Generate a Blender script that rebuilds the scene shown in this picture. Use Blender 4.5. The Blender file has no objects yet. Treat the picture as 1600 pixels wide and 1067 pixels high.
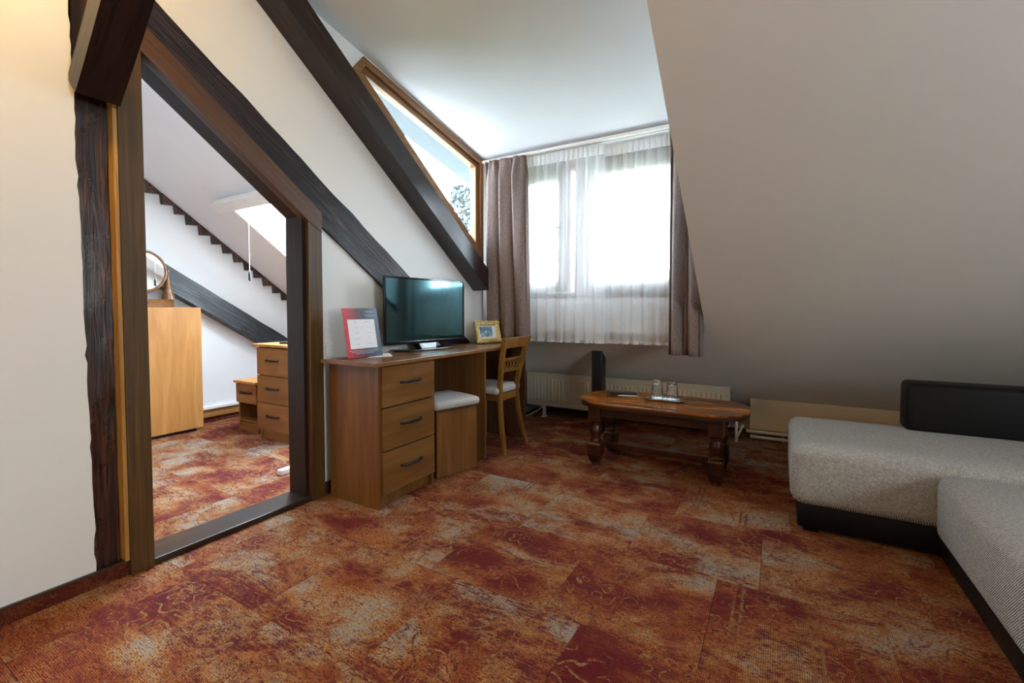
import bpy, bmesh, math, random
from mathutils import Vector, Matrix, noise as mnoise
from mathutils.geometry import tessellate_polygon
random.seed(7)
S = bpy.context.scene
COL = S.collection
R = math.radians

# ------------------------------------------------------------------ camera
FPX = 711.0
PITCH = math.atan(25 / FPX)
YAW = math.atan(415 / FPX * math.cos(PITCH))
cam_d = bpy.data.cameras.new('camera')
cam_d.sensor_fit = 'HORIZONTAL'; cam_d.sensor_width = 36.0
cam_d.lens = 36.0 * FPX / 1600.0
cam_d.shift_y = -24.5 / 1600.0
cam_d.clip_start = 0.02; cam_d.clip_end = 300
cam = bpy.data.objects.new('camera', cam_d); COL.objects.link(cam)
_F = Vector((-math.sin(YAW) * math.cos(PITCH), math.cos(YAW) * math.cos(PITCH), -math.sin(PITCH)))
_R = Vector((math.cos(YAW), math.sin(YAW), 0)); _U = _R.cross(_F)
_m = Matrix((_R, _U, -_F)).transposed().to_4x4(); _m.translation = (0, 0, 1.03)
cam.matrix_world = _m
S.camera = cam

# ------------------------------------------------------------------ world and exposure
SKY_STRENGTH = 20.0
w = bpy.data.worlds.new('overcast_sky'); S.world = w; w.use_nodes = True
nt = w.node_tree; nt.nodes.clear()
wo = nt.nodes.new('ShaderNodeOutputWorld'); bg = nt.nodes.new('ShaderNodeBackground')
tc = nt.nodes.new('ShaderNodeTexCoord'); nz = nt.nodes.new('ShaderNodeTexNoise'); cr = nt.nodes.new('ShaderNodeValToRGB')
nz.inputs['Scale'].default_value = 1.6; nz.inputs['Detail'].default_value = 4
cr.color_ramp.elements[0].position = .35; cr.color_ramp.elements[0].color = (.70, .81, 1.0, 1)
cr.color_ramp.elements[1].position = .65; cr.color_ramp.elements[1].color = (.90, .95, 1.0, 1)
nt.links.new(tc.outputs['Generated'], nz.inputs['Vector']); nt.links.new(nz.outputs['Fac'], cr.inputs['Fac'])
nt.links.new(cr.outputs['Color'], bg.inputs['Color']); bg.inputs['Strength'].default_value = SKY_STRENGTH
nt.links.new(bg.outputs['Background'], wo.inputs['Surface'])
vs = S.view_settings
vs.view_transform = 'Standard'; vs.look = 'None'; vs.gamma = 1.0; vs.use_curve_mapping = False
vs.exposure = 0.92
try:
    S.cycles.use_denoising = True
    S.cycles.max_bounces = 12; S.cycles.diffuse_bounces = 8; S.cycles.glossy_bounces = 4
    S.cycles.transmission_bounces = 8; S.cycles.transparent_max_bounces = 24
    S.cycles.caustics_reflective = False; S.cycles.caustics_refractive = False
    S.cycles.sample_clamp_indirect = 12.0
except Exception:
    pass

# ------------------------------------------------------------------ room dimensions
XW, XWO = -2.17, -2.29          # partition wall: near and far face
YB, XR = -1.8, 2.8              # back wall, right wall
YK = 4.40                       # knee wall
XC = -0.42                      # right cheek of the dormer
YD = 3.40                       # dormer window wall
XF = -4.49                      # far wall of the bedroom
def zroof(y): return 3.359 - .74 * y
def zdorm(y): return 2.957 - .205 * y
YT = .752                       # where the dormer ceiling meets the roof slope
ZC = 2.803

def portal(name, loc, size_x, size_y, normal):
    d = bpy.data.lights.new(name, 'AREA'); d.shape = 'RECTANGLE'; d.size = size_x; d.size_y = size_y
    try: d.cycles.is_portal = True
    except Exception: pass
    o = bpy.data.objects.new(name, d); COL.objects.link(o)
    o.location = loc
    o.rotation_euler = Vector(normal).to_track_quat('-Z', 'Y').to_euler()
    return o
portal('dormer_daylight', (-1.27, 3.50, 1.72), 1.5, 1.0, (0, -1, 0))
portal('added_side_daylight', (XR + .06, .35, 1.50), 1.0, 1.0, (-1, 0, 0))  # portal of the added fill window
portal('cheek_daylight', (-2.30, 2.65, 2.02), 1.4, 1.1, (1, 0, 0))
portal('added_roof_daylight', (-2.67, 1.395 + .07, zroof(1.395) + .1), .66, 1.1, (0, -.595, -.804))  # portal of the added second skylight
portal('roof_daylight', (-3.23, 2.52, zroof(2.52) + .12), 1.12, 1.12, (0, -.595, -.804))

# ------------------------------------------------------------------ helpers
def tag(o, label=None, cat=None, group=None, kind=None):
    if label: o['label'] = label
    if cat: o['category'] = cat
    if group: o['group'] = group
    if kind: o['kind'] = kind
    return o

class MB:
    def __init__(s): s.v = []; s.f = []
    def add(s, vs, fs):
        n = len(s.v); s.v += [tuple(p) for p in vs]; s.f += [tuple(i + n for i in f) for f in fs]; return s
    def box(s, x0, x1, y0, y1, z0, z1):
        vs = [(x, y, z) for x in (x0, x1) for y in (y0, y1) for z in (z0, z1)]
        return s.add(vs, [(0, 1, 3, 2), (4, 6, 7, 5), (0, 4, 5, 1), (2, 3, 7, 6), (0, 2, 6, 4), (1, 5, 7, 3)])
    def hexa(s, b, t):   # bottom quad, top quad
        return s.add(list(b) + list(t), [(3, 2, 1, 0), (4, 5, 6, 7), (0, 1, 5, 4), (1, 2, 6, 5), (2, 3, 7, 6), (3, 0, 4, 7)])
    def prism(s, loops, fn, d):
        """loops: 2D loops (outer first, then holes); fn maps (a,b)->3D; d: extrusion vector"""
        d = Vector(d); allp = [p for l in loops for p in l]
        A = [Vector(fn(*p)) for p in allp]; Bp = [p + d for p in A]
        tris = tessellate_polygon([[Vector((p[0], p[1], 0)) for p in l] for l in loops])
        n = len(A); fs = [tuple(t) for t in tris] + [tuple(i + n for i in reversed(t)) for t in tris]
        k = 0
        for l in loops:
            m = len(l)
            for i in range(m):
                a, b = k + i, k + (i + 1) % m
                fs.append((a, b, b + n, a + n))
            k += m
        return s.add(A + Bp, fs)
    def tube(s, pts, r, n=8, caps=True):
        pts = [Vector(p) for p in pts]; m = len(pts); vs = []; fs = []
        rr = r if isinstance(r, (list, tuple)) else [r] * m
        up = None
        for i, p in enumerate(pts):
            t = (pts[min(i + 1, m - 1)] - pts[max(i - 1, 0)]).normalized()
            if up is None:
                up = Vector((0, 0, 1)) if abs(t.z) < .9 else Vector((1, 0, 0))
            a = t.cross(up).normalized(); up = a.cross(t).normalized()
            for k in range(n):
                an = 2 * math.pi * k / n
                vs.append(p + (a * math.cos(an) + up * math.sin(an)) * rr[i])
        for i in range(m - 1):
            for k in range(n):
                a, b = i * n + k, i * n + (k + 1) % n
                fs.append((a, b, b + n, a + n))
        if caps:
            fs.append(tuple(reversed(range(n)))); fs.append(tuple((m - 1) * n + k for k in range(n)))
        return s.add(vs, fs)
    def lathe(s, prof, c, n=24, sx=1, sy=1, caps=True):
        vs = []; fs = []; m = len(prof)
        for (r, z) in prof:
            for k in range(n):
                a = 2 * math.pi * k / n
                vs.append((c[0] + r * math.cos(a) * sx, c[1] + r * math.sin(a) * sy, c[2] + z))
        for i in range(m - 1):
            for k in range(n):
                a, b = i * n + k, i * n + (k + 1) % n
                fs.append((a, b, b + n, a + n))
        if caps:
            fs.append(tuple(reversed(range(n)))); fs.append(tuple((m - 1) * n + k for k in range(n)))
        return s.add(vs, fs)
    def rbox(s, x0, x1, y0, y1, z0, z1, r=.02, seg=3, crown=0.0):
        bm = bmesh.new(); bmesh.ops.create_cube(bm, size=1)
        for v in bm.verts:
            v.co = ((x0 + x1) / 2 + v.co.x * (x1 - x0), (y0 + y1) / 2 + v.co.y * (y1 - y0), (z0 + z1) / 2 + v.co.z * (z1 - z0))
        bmesh.ops.bevel(bm, geom=list(bm.edges), offset=r, segments=seg, profile=.5, affect='EDGES')
        if crown:
            top = [f for f in bm.faces if f.normal.z > .99 and f.calc_area() > .2 * (x1 - x0) * (y1 - y0)]
            if top:
                es = list({e for f in top for e in f.edges})
                bmesh.ops.subdivide_edges(bm, edges=es, cuts=7, use_grid_fill=True)
                for v in bm.verts:
                    if v.co.z > z1 - 1e-4:
                        u = (v.co.x - x0) / (x1 - x0); q = (v.co.y - y0) / (y1 - y0)
                        v.co.z += crown * max(0, 16 * u * (1 - u) * q * (1 - q)) ** .5
        bm.verts.ensure_lookup_table(); bm.faces.ensure_lookup_table(); bm.verts.index_update()
        s.add([v.co[:] for v in bm.verts], [[v.index for v in f.verts] for f in bm.faces]); bm.free(); return s
    def grid(s, fn, nu, nv):
        vs = [fn(i / nu, j / nv) for i in range(nu + 1) for j in range(nv + 1)]
        fs = [(i * (nv + 1) + j, (i + 1) * (nv + 1) + j, (i + 1) * (nv + 1) + j + 1, i * (nv + 1) + j + 1) for i in range(nu) for j in range(nv)]
        return s.add(vs, fs)

def build(name, mb, mat, parent=None, root=None, bevel=0, smooth=False, solid=0, world=True):
    me = bpy.data.meshes.new(name)
    vs = mb.v
    base = root or parent
    if base is not None and world:
        inv = base.matrix_basis.inverted()
        vs = [inv @ Vector(p) for p in vs]
    me.from_pydata([tuple(p) for p in vs], [], mb.f)
    bm = bmesh.new(); bm.from_mesh(me); bmesh.ops.recalc_face_normals(bm, faces=bm.faces); bm.to_mesh(me); bm.free()
    me.materials.append(mat)
    o = bpy.data.objects.new(name, me); COL.objects.link(o)
    if parent is not None: o.parent = parent
    if bevel:
        m = o.modifiers.new('bevel', 'BEVEL'); m.width = bevel; m.segments = 2; m.limit_method = 'ANGLE'; m.angle_limit = R(40)
    if solid:
        m = o.modifiers.new('solid', 'SOLIDIFY'); m.thickness = solid; m.offset = 0
    if smooth:
        if smooth is True: me.polygons.foreach_set('use_smooth', [True] * len(me.polygons))
        else:
            me.polygons.foreach_set('use_smooth', [True] * len(me.polygons))
            try: me.set_sharp_from_angle(angle=R(smooth))
            except Exception: pass
    return o
def thing(name, label, cat, loc=(0, 0, 0), rz=0, group=None, kind=None):
    o = bpy.data.objects.new(name, None); COL.objects.link(o); o.empty_display_size = .05
    o.location = loc; o.rotation_euler = (0, 0, rz)
    o.matrix_basis = Matrix.Translation(Vector(loc)) @ Matrix.Rotation(rz, 4, 'Z')
    return tag(o, label, cat, group, kind)
def solo(name, mb, mat, label, cat, group=None, kind=None, **k):
    return tag(build(name, mb, mat, **k), label, cat, group, kind)

# ------------------------------------------------------------------ materials
class NT:
    def __init__(s, name):
        s.m = bpy.data.materials.new(name); s.m.use_nodes = True
        s.t = s.m.node_tree; s.t.nodes.clear()
        s.out = s.n('OutputMaterial')
    def n(s, typ, **kw):
        nd = s.t.nodes.new('ShaderNode' + typ)
        for k, v in kw.items():
            if k in nd.inputs: nd.inputs[k].default_value = v
            else: setattr(nd, k, v)
        return nd
    def l(s, a, b): s.t.links.new(a, b)
    def math(s, op, a, b=None, c=None):
        nd = s.t.nodes.new('ShaderNodeMath'); nd.operation = op
        for i, v in enumerate((a, b, c)):
            if v is None: continue
            if hasattr(v, 'is_linked'): s.l(v, nd.inputs[i])
            else: nd.inputs[i].default_value = v
        return nd.outputs[0]
    def mix(s, fac, a, b, blend='MIX'):
        nd = s.t.nodes.new('ShaderNodeMix'); nd.data_type = 'RGBA'; nd.blend_type = blend
        for sock, v in ((nd.inputs[0], fac), (nd.inputs[6], a), (nd.inputs[7], b)):
            if hasattr(v, 'is_linked'): s.l(v, sock)
            elif isinstance(v, (int, float)): sock.default_value = v
            else: sock.default_value = (*v, 1)
        return nd.outputs[2]
    def ramp(s, fac, stops, interp='LINEAR'):
        nd = s.t.nodes.new('ShaderNodeValToRGB'); e = nd.color_ramp; e.interpolation = interp
        while len(e.elements) < len(stops): e.elements.new(.5)
        for el, (p, c) in zip(e.elements, stops):
            el.position = p; el.color = (*c, 1) if len(c) == 3 else c
        s.l(fac, nd.inputs[0]); return nd.outputs[0]
    def coord(s, kind='Object', scale=(1, 1, 1), rot=(0, 0, 0), loc=(0, 0, 0)):
        t = s.n('TexCoord'); mp = s.n('Mapping'); mp.inputs['Scale'].default_value = scale
        mp.inputs['Rotation'].default_value = rot; mp.inputs['Location'].default_value = loc
        s.l(t.outputs[kind], mp.inputs[0]); return mp.outputs[0]
    def noise(s, vec, scale=5, detail=4, rough=.5, dist=0):
        nd = s.n('TexNoise'); nd.inputs['Scale'].default_value = scale; nd.inputs['Detail'].default_value = detail
        nd.inputs['Roughness'].default_value = rough; nd.inputs['Distortion'].default_value = dist
        s.l(vec, nd.inputs['Vector']); return nd.outputs['Fac']
    def bsdf(s, col, rough=.5, spec=.5, metal=0, bump=None, bstr=.2, bdist=.01, coat=0, **kw):
        b = s.n('BsdfPrincipled')
        if hasattr(col, 'is_linked'): s.l(col, b.inputs['Base Color'])
        else: b.inputs['Base Color'].default_value = (*col, 1)
        if hasattr(rough, 'is_linked'): s.l(rough, b.inputs['Roughness'])
        else: b.inputs['Roughness'].default_value = rough
        b.inputs['Specular IOR Level'].default_value = spec; b.inputs['Metallic'].default_value = metal
        if coat: b.inputs['Coat Weight'].default_value = coat; b.inputs['Coat Roughness'].default_value = .15
        for k, v in kw.items(): b.inputs[k].default_value = v
        if bump is not None:
            bp = s.n('Bump'); bp.inputs['Strength'].default_value = bstr; bp.inputs['Distance'].default_value = bdist
            s.l(bump, bp.inputs['Height']); s.l(bp.outputs[0], b.inputs['Normal'])
        s.l(b.outputs[0], s.out.inputs[0]); s.b = b
        return s.m

def paint(name, c, var=.06, rough=.8, bump=.15, scale=40):
    t = NT(name); v = t.coord('Object')
    n1 = t.noise(v, 1.3, 5, .6); n2 = t.noise(v, scale, 3)
    col = t.ramp(n1, [(.3, tuple(x * (1 - var) for x in c)), (.7, c)])
    return t.bsdf(col, rough, .3, bump=n2, bstr=bump, bdist=.002)
def wood(name, dark, mid, light, axis='z', across=14, scale=1.4, rough=.35, spec=.5, bump=.08, coat=0, pore=.35, contrast=1.0, rot=None):
    t = NT(name); sc = {'x': (1, across, across), 'y': (across, 1, across), 'z': (across, across, 1)}[axis]
    pre = t.coord('Object', (1, 1, 1), rot or (0, 0, 0))
    def mapped(q):
        m_ = t.n('Mapping'); m_.inputs['Scale'].default_value = q; t.l(pre, m_.inputs[0]); return m_.outputs[0]
    v = mapped(sc)
    a = t.noise(v, scale, 6, .6, .9)
    fine = {'x': (3, 160, 160), 'y': (160, 3, 160), 'z': (160, 160, 3)}[axis]
    v2 = mapped(fine); b = t.noise(v2, 1.6, 2, .5)
    col = t.ramp(a, [(.5 - .22 * contrast, dark), (.5, mid), (.5 + .22 * contrast, light)])
    pr = t.ramp(b, [(.35, (1 - pore,) * 3), (.6, (1, 1, 1))])
    col = t.mix(1.0, col, pr, 'MULTIPLY')
    return t.bsdf(col, rough, spec, bump=b, bstr=bump, bdist=.002, coat=coat)
def timber(name, dark, mid, light, axis='z', rough=.32, spec=.55, rot=(0, 0, 0), lump=.5, bstr=.55):
    """old hewn timber under dark varnish, with long cracks"""
    t = NT(name); sc = {'x': (1.0, 16, 16), 'y': (16, 1.0, 16), 'z': (16, 16, 1.0)}[axis]
    pre = t.coord('Object', (1, 1, 1), rot)
    def mapped(q):
        m_ = t.n('Mapping'); m_.inputs['Scale'].default_value = q; t.l(pre, m_.inputs[0]); return m_.outputs[0]
    v = mapped(sc); a = t.noise(v, 1.5, 8, .65, 1.6)
    fs = {'x': (5, 70, 70), 'y': (70, 5, 70), 'z': (70, 70, 5)}[axis]
    v2 = mapped(fs); f = t.noise(v2, 1.1, 4, .6, .5)
    v3 = t.coord('Object', (1, 1, 1)); g = t.noise(v3, 7, 4, .6)
    col = t.ramp(a, [(.32, dark), (.5, mid), (.66, light)])
    col = t.mix(t.ramp(f, [(.36, (1, 1, 1)), (.5, (0, 0, 0))]), col, tuple(x * .35 for x in dark))
    h = t.math('ADD', t.math('MULTIPLY', a, .7), t.math('ADD', t.math('MULTIPLY', f, .6), t.math('MULTIPLY', g, lump)))
    rg = t.ramp(g, [(.35, (rough - .16 * lump,) * 3), (.7, (rough + .3 * lump,) * 3)])
    return t.bsdf(col, rg, spec, bump=h, bstr=bstr, bdist=.012)
def plain(name, c, rough=.5, spec=.5, metal=0, **kw):
    t = NT(name); v = t.coord('Object'); n = t.noise(v, 25, 3)
    col = t.ramp(n, [(.3, tuple(x * .93 for x in c)), (.7, c)])
    return t.bsdf(col, rough, spec, metal, **kw)
def weave_mat(name, c1, c2, c3, px=.0045, rough=.9, big=.25, bstr=.5):
    t = NT(name); v = t.coord('Object')
    w1 = t.n('TexWave', wave_type='BANDS', bands_direction='DIAGONAL'); w1.inputs['Scale'].default_value = .32 / px
    w1.inputs['Distortion'].default_value = 1.2; w1.inputs['Detail Scale'].default_value = 2.0; t.l(v, w1.inputs['Vector'])
    n1 = t.noise(t.coord('Object', (1 / px * .55,) * 3), 1, 2, .6)
    n2 = t.noise(v, 6, 4, .6)
    h = t.math('ADD', t.math('MULTIPLY', w1.outputs['Fac'], .5), t.math('MULTIPLY', n1, .5))
    col = t.ramp(h, [(.3, c1), (.5, c2), (.68, c3)])
    col = t.mix(t.math('MULTIPLY', n2, big), col, c2)
    return t.bsdf(col, rough, .2, bump=h, bstr=bstr, bdist=.002)
def glass_mat(name, tint=(.93, .98, .98), refl=.06):
    t = NT(name); tr = t.n('BsdfTransparent'); tr.inputs[0].default_value = (*tint, 1)
    gl = t.n('BsdfGlossy'); gl.inputs['Roughness'].default_value = .02
    mx = t.n('MixShader'); mx.inputs[0].default_value = refl
    t.l(tr.outputs[0], mx.inputs[1]); t.l(gl.outputs[0], mx.inputs[2]); t.l(mx.outputs[0], t.out.inputs[0]); return t.m
def sheer_mat(name, transp=.5):
    t = NT(name); v = t.coord('Object', (400, 400, 400)); n = t.noise(v, 1, 2)
    tr = t.n('BsdfTransparent'); di = t.n('BsdfDiffuse'); tl = t.n('BsdfTranslucent')
    col = t.ramp(n, [(.3, (.82, .84, .85)), (.7, (.93, .94, .94))])
    t.l(col, di.inputs[0]); t.l(col, tl.inputs[0])
    m1 = t.n('MixShader'); m1.inputs[0].default_value = .28; t.l(di.outputs[0], m1.inputs[1]); t.l(tl.outputs[0], m1.inputs[2])
    m2 = t.n('MixShader'); m2.inputs[0].default_value = transp; t.l(m1.outputs[0], m2.inputs[1]); t.l(tr.outputs[0], m2.inputs[2])
    t.l(m2.outputs[0], t.out.inputs[0]); return t.m
def curtain_mat(name):
    t = NT(name); a = t.noise(t.coord('Object', (60, 60, 420)), 1, 3, .6); b = t.noise(t.coord('Object', (500, 500, 30)), 1, 2)
    h = t.math('ADD', t.math('MULTIPLY', a, .65), t.math('MULTIPLY', b, .35))
    col = t.ramp(h, [(.32, (.16, .105, .094)), (.5, (.275, .205, .185)), (.68, (.43, .345, .32))])
    b_ = t.n('BsdfPrincipled'); b_.inputs['Roughness'].default_value = .9; b_.inputs['Specular IOR Level'].default_value = .2
    t.l(col, b_.inputs['Base Color'])
    bp = t.n('Bump'); bp.inputs['Strength'].default_value = .3; bp.inputs['Distance'].default_value = .002; t.l(h, bp.inputs['Height']); t.l(bp.outputs[0], b_.inputs['Normal'])
    tl = t.n('BsdfTranslucent'); t.l(col, tl.inputs[0])
    mx = t.n('MixShader'); mx.inputs[0].default_value = .22; t.l(b_.outputs[0], mx.inputs[1]); t.l(tl.outputs[0], mx.inputs[2]); t.l(mx.outputs[0], t.out.inputs[0]); return t.m

def carpet_mat(name, skirt=False):
    t = NT(name)
    geo = t.n('NewGeometry'); oi = t.n('ObjectInfo')
    sep = t.n('SeparateXYZ'); t.l(geo.outputs['Position'], sep.inputs[0])
    off = t.math('MULTIPLY', oi.outputs['Random'], 61.0)
    comb = t.n('CombineXYZ')
    t.l(t.math('ADD', sep.outputs[0], off), comb.inputs[0]); t.l(t.math('ADD', sep.outputs[1], t.math('MULTIPLY', off, 1.73)), comb.inputs[1])
    t.l(sep.outputs[2], comb.inputs[2])
    P = comb.outputs[0]
    def mp(scale, vec=P):
        m = t.n('Mapping'); m.inputs['Scale'].default_value = (scale[0], scale[1], scale[1] if skirt else 1); t.l(vec, m.inputs[0]); return m.outputs[0]
    # continuous (whole-floor) fields and per-tile fields
    big_w = t.noise(mp((1.3, 1.9, 1), geo.outputs['Position']), 1.0, 3, .5)
    big_t = t.noise(mp((3.0, 4.2, 1)), 1.0, 5, .62, .5)
    streak = t.noise(mp((11, 110, 1)), 1.0, 4, .75)
    grain = t.noise(mp((75, 230, 1)), 1.0, 2, .8)
    mid = t.noise(mp((20, 34, 1)), 1.0, 6, .8, .4)
    def s(x, k, c=.5): return t.math('MULTIPLY', t.math('SUBTRACT', x, c), k)
    def add(*a):
        r = a[0]
        for b in a[1:]: r = t.math('ADD', r, b)
        return r
    tilev = s(oi.outputs['Random'], .10)
    ground = add(big_t, s(big_w, .45), s(streak, .95), s(grain, 1.7), s(mid, .75), tilev)
    col = t.ramp(ground, [(.16, (.16, .022, .016)), (.28, (.28, .066, .024)), (.39, (.38, .118, .032)), (.48, (.44, .175, .050)), (.54, (.50, .275, .095)), (.60, (.50, .355, .155)), (.65, (.34, .345, .325)), (.90, (.40, .405, .39))])
    # dark red worn field
    redf = add(t.noise(mp((3.0, 4.6, 1), ), 1.0, 5, .62, .6), s(t.noise(mp((1.5, 2.1, 1), geo.outputs['Position']), 1.0, 3, .5), .50), s(streak, .90), s(grain, 1.3), s(mid, 1.0))
    redm = t.ramp(redf, [(.520, (0, 0, 0)), (.570, (1, 1, 1))])
    RED = t.ramp(grain, [(.3, (.080, .004, .010)), (.7, (.185, .017, .026))])
    col = t.mix(t.math('MULTIPLY', redm, .95), col, RED)
    # scrollwork ornament, worn away in patches
    dv = t.n('TexNoise'); dv.inputs['Scale'].default_value = 9.0; dv.inputs['Detail'].default_value = 1.5; t.l(P, dv.inputs['Vector'])
    vadd = t.n('VectorMath', operation='MULTIPLY_ADD'); vadd.inputs[1].default_value = (.17, .17, 0); t.l(dv.outputs['Color'], vadd.inputs[0]); t.l(P, vadd.inputs[2])
    v1 = t.n('TexVoronoi', feature='F1'); v1.inputs['Scale'].default_value = 5.2; v1.inputs['Randomness'].default_value = .8; t.l(P, v1.inputs['Vector'])
    dvec = t.n('VectorMath', operation='SUBTRACT'); t.l(P, dvec.inputs[0]); t.l(v1.outputs['Position'], dvec.inputs[1])
    ds = t.n('SeparateXYZ'); t.l(dvec.outputs[0], ds.inputs[0])
    ang = t.math('ARCTAN2', ds.outputs[1], ds.outputs[0])
    rag = s(grain, .5)
    petal = t.math('ADD', t.math('MULTIPLY', t.math('SINE', t.math('MULTIPLY', ang, 6.0)), .75), t.math('MULTIPLY', t.math('SINE', t.math('MULTIPLY', ang, 3.0)), .5))
    rings = t.math('ABSOLUTE', t.math('SINE', t.math('ADD', t.math('MULTIPLY', v1.outputs['Distance'], 13.0), petal)))
    line1 = t.ramp(add(rings, rag), [(.20, (1, 1, 1)), (.34, (0, 0, 0))])
    v2_ = t.n('TexVoronoi', feature='F1'); v2_.inputs['Scale'].default_value = 13.0; t.l(vadd.outputs[0], v2_.inputs['Vector'])
    curl = t.math('ABSOLUTE', t.math('SINE', t.math('MULTIPLY', v2_.outputs['Distance'], 9.5)))
    line2 = t.ramp(add(curl, rag), [(.18, (1, 1, 1)), (.34, (0, 0, 0))])
    which = t.ramp(t.noise(mp((2.3, 2.3, 1)), 1.0, 1, .5), [(.46, (0, 0, 0)), (.52, (1, 1, 1))])
    line = t.mix(which, line1, line2)
    # some tiles carry a border of straight double stripes
    so = t.n('TexCoord'); sepo = t.n('SeparateXYZ'); t.l(so.outputs['Object'], sepo.inputs[0])
    st1 = t.math('ABSOLUTE', t.math('SUBTRACT', t.math('ABSOLUTE', t.math('ADD', sepo.outputs[0], .06)), .10))
    st2 = t.math('ABSOLUTE', t.math('SUBTRACT', t.math('ABSOLUTE', t.math('ADD', sepo.outputs[0], .06)), .125))
    stripe = t.ramp(add(t.math('MINIMUM', st1, st2), s(grain, .012)), [(.003, (1, 1, 1)), (.006, (0, 0, 0))])
    has = t.math('GREATER_THAN', t.math('FRACT', t.math('MULTIPLY', oi.outputs['Random'], 7.31)), .72)
    line = t.math('MAXIMUM', line, t.math('MULTIPLY', stripe, has))
    wear = add(t.noise(mp((3.6, 3.6, 1)), 1.0, 3, .5), s(grain, .55), s(mid, .4))
    wm = t.ramp(wear, [(.47, (0, 0, 0)), (.56, (1, 1, 1))])
    orn = t.math('MULTIPLY', t.math('MULTIPLY', line, wm), .85)
    inv = t.mix(redm, RED, (.44, .25, .09))
    col = t.mix(orn, col, inv)
    # weave
    wx = t.n('TexWave', wave_type='BANDS', bands_direction='X'); wx.inputs['Scale'].default_value = 52; wx.inputs['Distortion'].default_value = .8; t.l(geo.outputs['Position'], wx.inputs['Vector'])
    wy = t.n('TexWave', wave_type='BANDS', bands_direction='Y'); wy.inputs['Scale'].default_value = 62; wy.inputs['Distortion'].default_value = .8; t.l(geo.outputs['Position'], wy.inputs['Vector'])
    wz = t.math('MULTIPLY', wx.outputs['Fac'], wy.outputs['Fac'])
    col = t.mix(1.0, col, t.ramp(t.math('ADD', t.math('MULTIPLY', wz, .6), t.math('MULTIPLY', grain, .5)), [(.10, (.42, .40, .38)), (.55, (1.22, 1.2, 1.18))]), 'MULTIPLY')
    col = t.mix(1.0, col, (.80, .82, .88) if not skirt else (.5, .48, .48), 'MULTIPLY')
    return t.bsdf(col, .95, .12, bump=t.math('ADD', wz, t.math('MULTIPLY', grain, .6)), bstr=.55, bdist=.003)

M = {}
M['wall'] = paint('white_plaster', (.80, .785, .76))
M['roofp'] = paint('cream_plasterboard', (.74, .705, .655), rough=.6)
M['dormer'] = paint('white_plasterboard', (.74, .74, .755), .03)
M['bedwall'] = paint('cool_white_plaster', (.80, .79, .80))
M['trimw'] = plain('white_lacquer', (.82, .80, .76), .35)
M['carpet'] = carpet_mat('patterned_carpet')
M['carpet_skirt'] = carpet_mat('patterned_carpet_strip', True)
M['sub'] = plain('screed', (.05, .04, .035), .9)
M['post'] = timber('hewn_timber_red', (.008, .0026, .0018), (.038, .011, .006), (.12, .038, .015), 'z')
M['beam_y'] = timber('hewn_timber_slope', (.006, .003, .0032), (.019, .010, .0105), (.052, .030, .032), 'y', rough=.36, spec=.38, rot=(R(35), 0, 0))
M['rafter'] = timber('varnished_rafter', (.007, .0028, .0024), (.019, .0072, .006), (.040, .016, .012), 'y', rough=.24, rot=(R(36.4), 0, 0), lump=.05, bstr=.07)
M['brace'] = timber('varnished_brace', (.005, .0015, .001), (.012, .0035, .0025), (.026, .008, .005), 'x', rot=(0, R(45), 0), lump=.15, bstr=.3)
M['bluebeam'] = timber('black_timber', (.008, .010, .012), (.022, .026, .032), (.07, .085, .10), 'y', rough=.35, rot=(R(32.2), 0, 0))
M['blackpost'] = timber('black_painted_post', (.004, .004, .006), (.009, .009, .013), (.016, .016, .022), 'z')
M['casing'] = wood('oak_veneer_casing', (.054, .025, .006), (.094, .046, .010), (.14, .073, .018), 'z', 30, 1.2, .38, .5, .2)
M['casing_h'] = wood('oak_veneer_head', (.060, .024, .011), (.105, .044, .019), (.150, .070, .032), 'y', 30, 1.2, .38, .5, .2, rot=(R(36.6), 0, 0))
M['lining'] = wood('dark_door_lining', (.014, .006, .004), (.022, .009, .006), (.034, .015, .010), 'z', 20, 1.2, .42, .25)
M['thresh'] = wood('dark_threshold', (.020, .010, .007), (.034, .018, .012), (.055, .032, .022), 'y', 20, 1.2, .3)
M['skirt'] = wood('brown_skirting', (.030, .014, .007), (.05, .024, .012), (.075, .038, .02), 'y', 20, 1.2, .4)
M['desk_z'] = wood('walnut_laminate_upright', (.125, .048, .012), (.185, .076, .019), (.255, .115, .032), 'z', 11, 1.3, .34, .5, .03, pore=.15)
M['desk_y'] = wood('walnut_laminate_front', (.135, .052, .013), (.195, .082, .021), (.26, .12, .034), 'y', 11, 1.3, .34, .5, .03, pore=.15)
M['desk_top'] = wood('walnut_laminate_top', (.15, .060, .017), (.215, .092, .028), (.275, .130, .045), 'y', 11, 1.3, .27, .55, .03, pore=.15)
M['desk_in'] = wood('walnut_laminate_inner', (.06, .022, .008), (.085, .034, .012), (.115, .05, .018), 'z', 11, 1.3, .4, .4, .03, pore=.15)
M['bed_x'] = wood('alder_laminate_front', (.17, .062, .016), (.25, .098, .026), (.32, .135, .04), 'x', 11, 1.3, .34, .5, .03, pore=.15)
M['bed_z'] = wood('alder_laminate_upright', (.36, .145, .035), (.47, .205, .055), (.56, .275, .09), 'z', 8, 1.2, .36, .5, .03, pore=.12)
M['chair'] = wood('honey_beech', (.15, .062, .012), (.23, .102, .020), (.31, .145, .032), 'z', 16, 1.5, .3, .5, .04, pore=.15)
M['table'] = wood('antique_pine_top', (.045, .010, .002), (.25, .072, .008), (.42, .145, .016), 'x', 5, 2.6, .2, .35, .03, pore=.3, contrast=.5)
M['tleg'] = wood('dark_turned_wood', (.022, .006, .002), (.045, .012, .004), (.080, .023, .008), 'z', 12, 1.4, .3, .35, .04)
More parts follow.
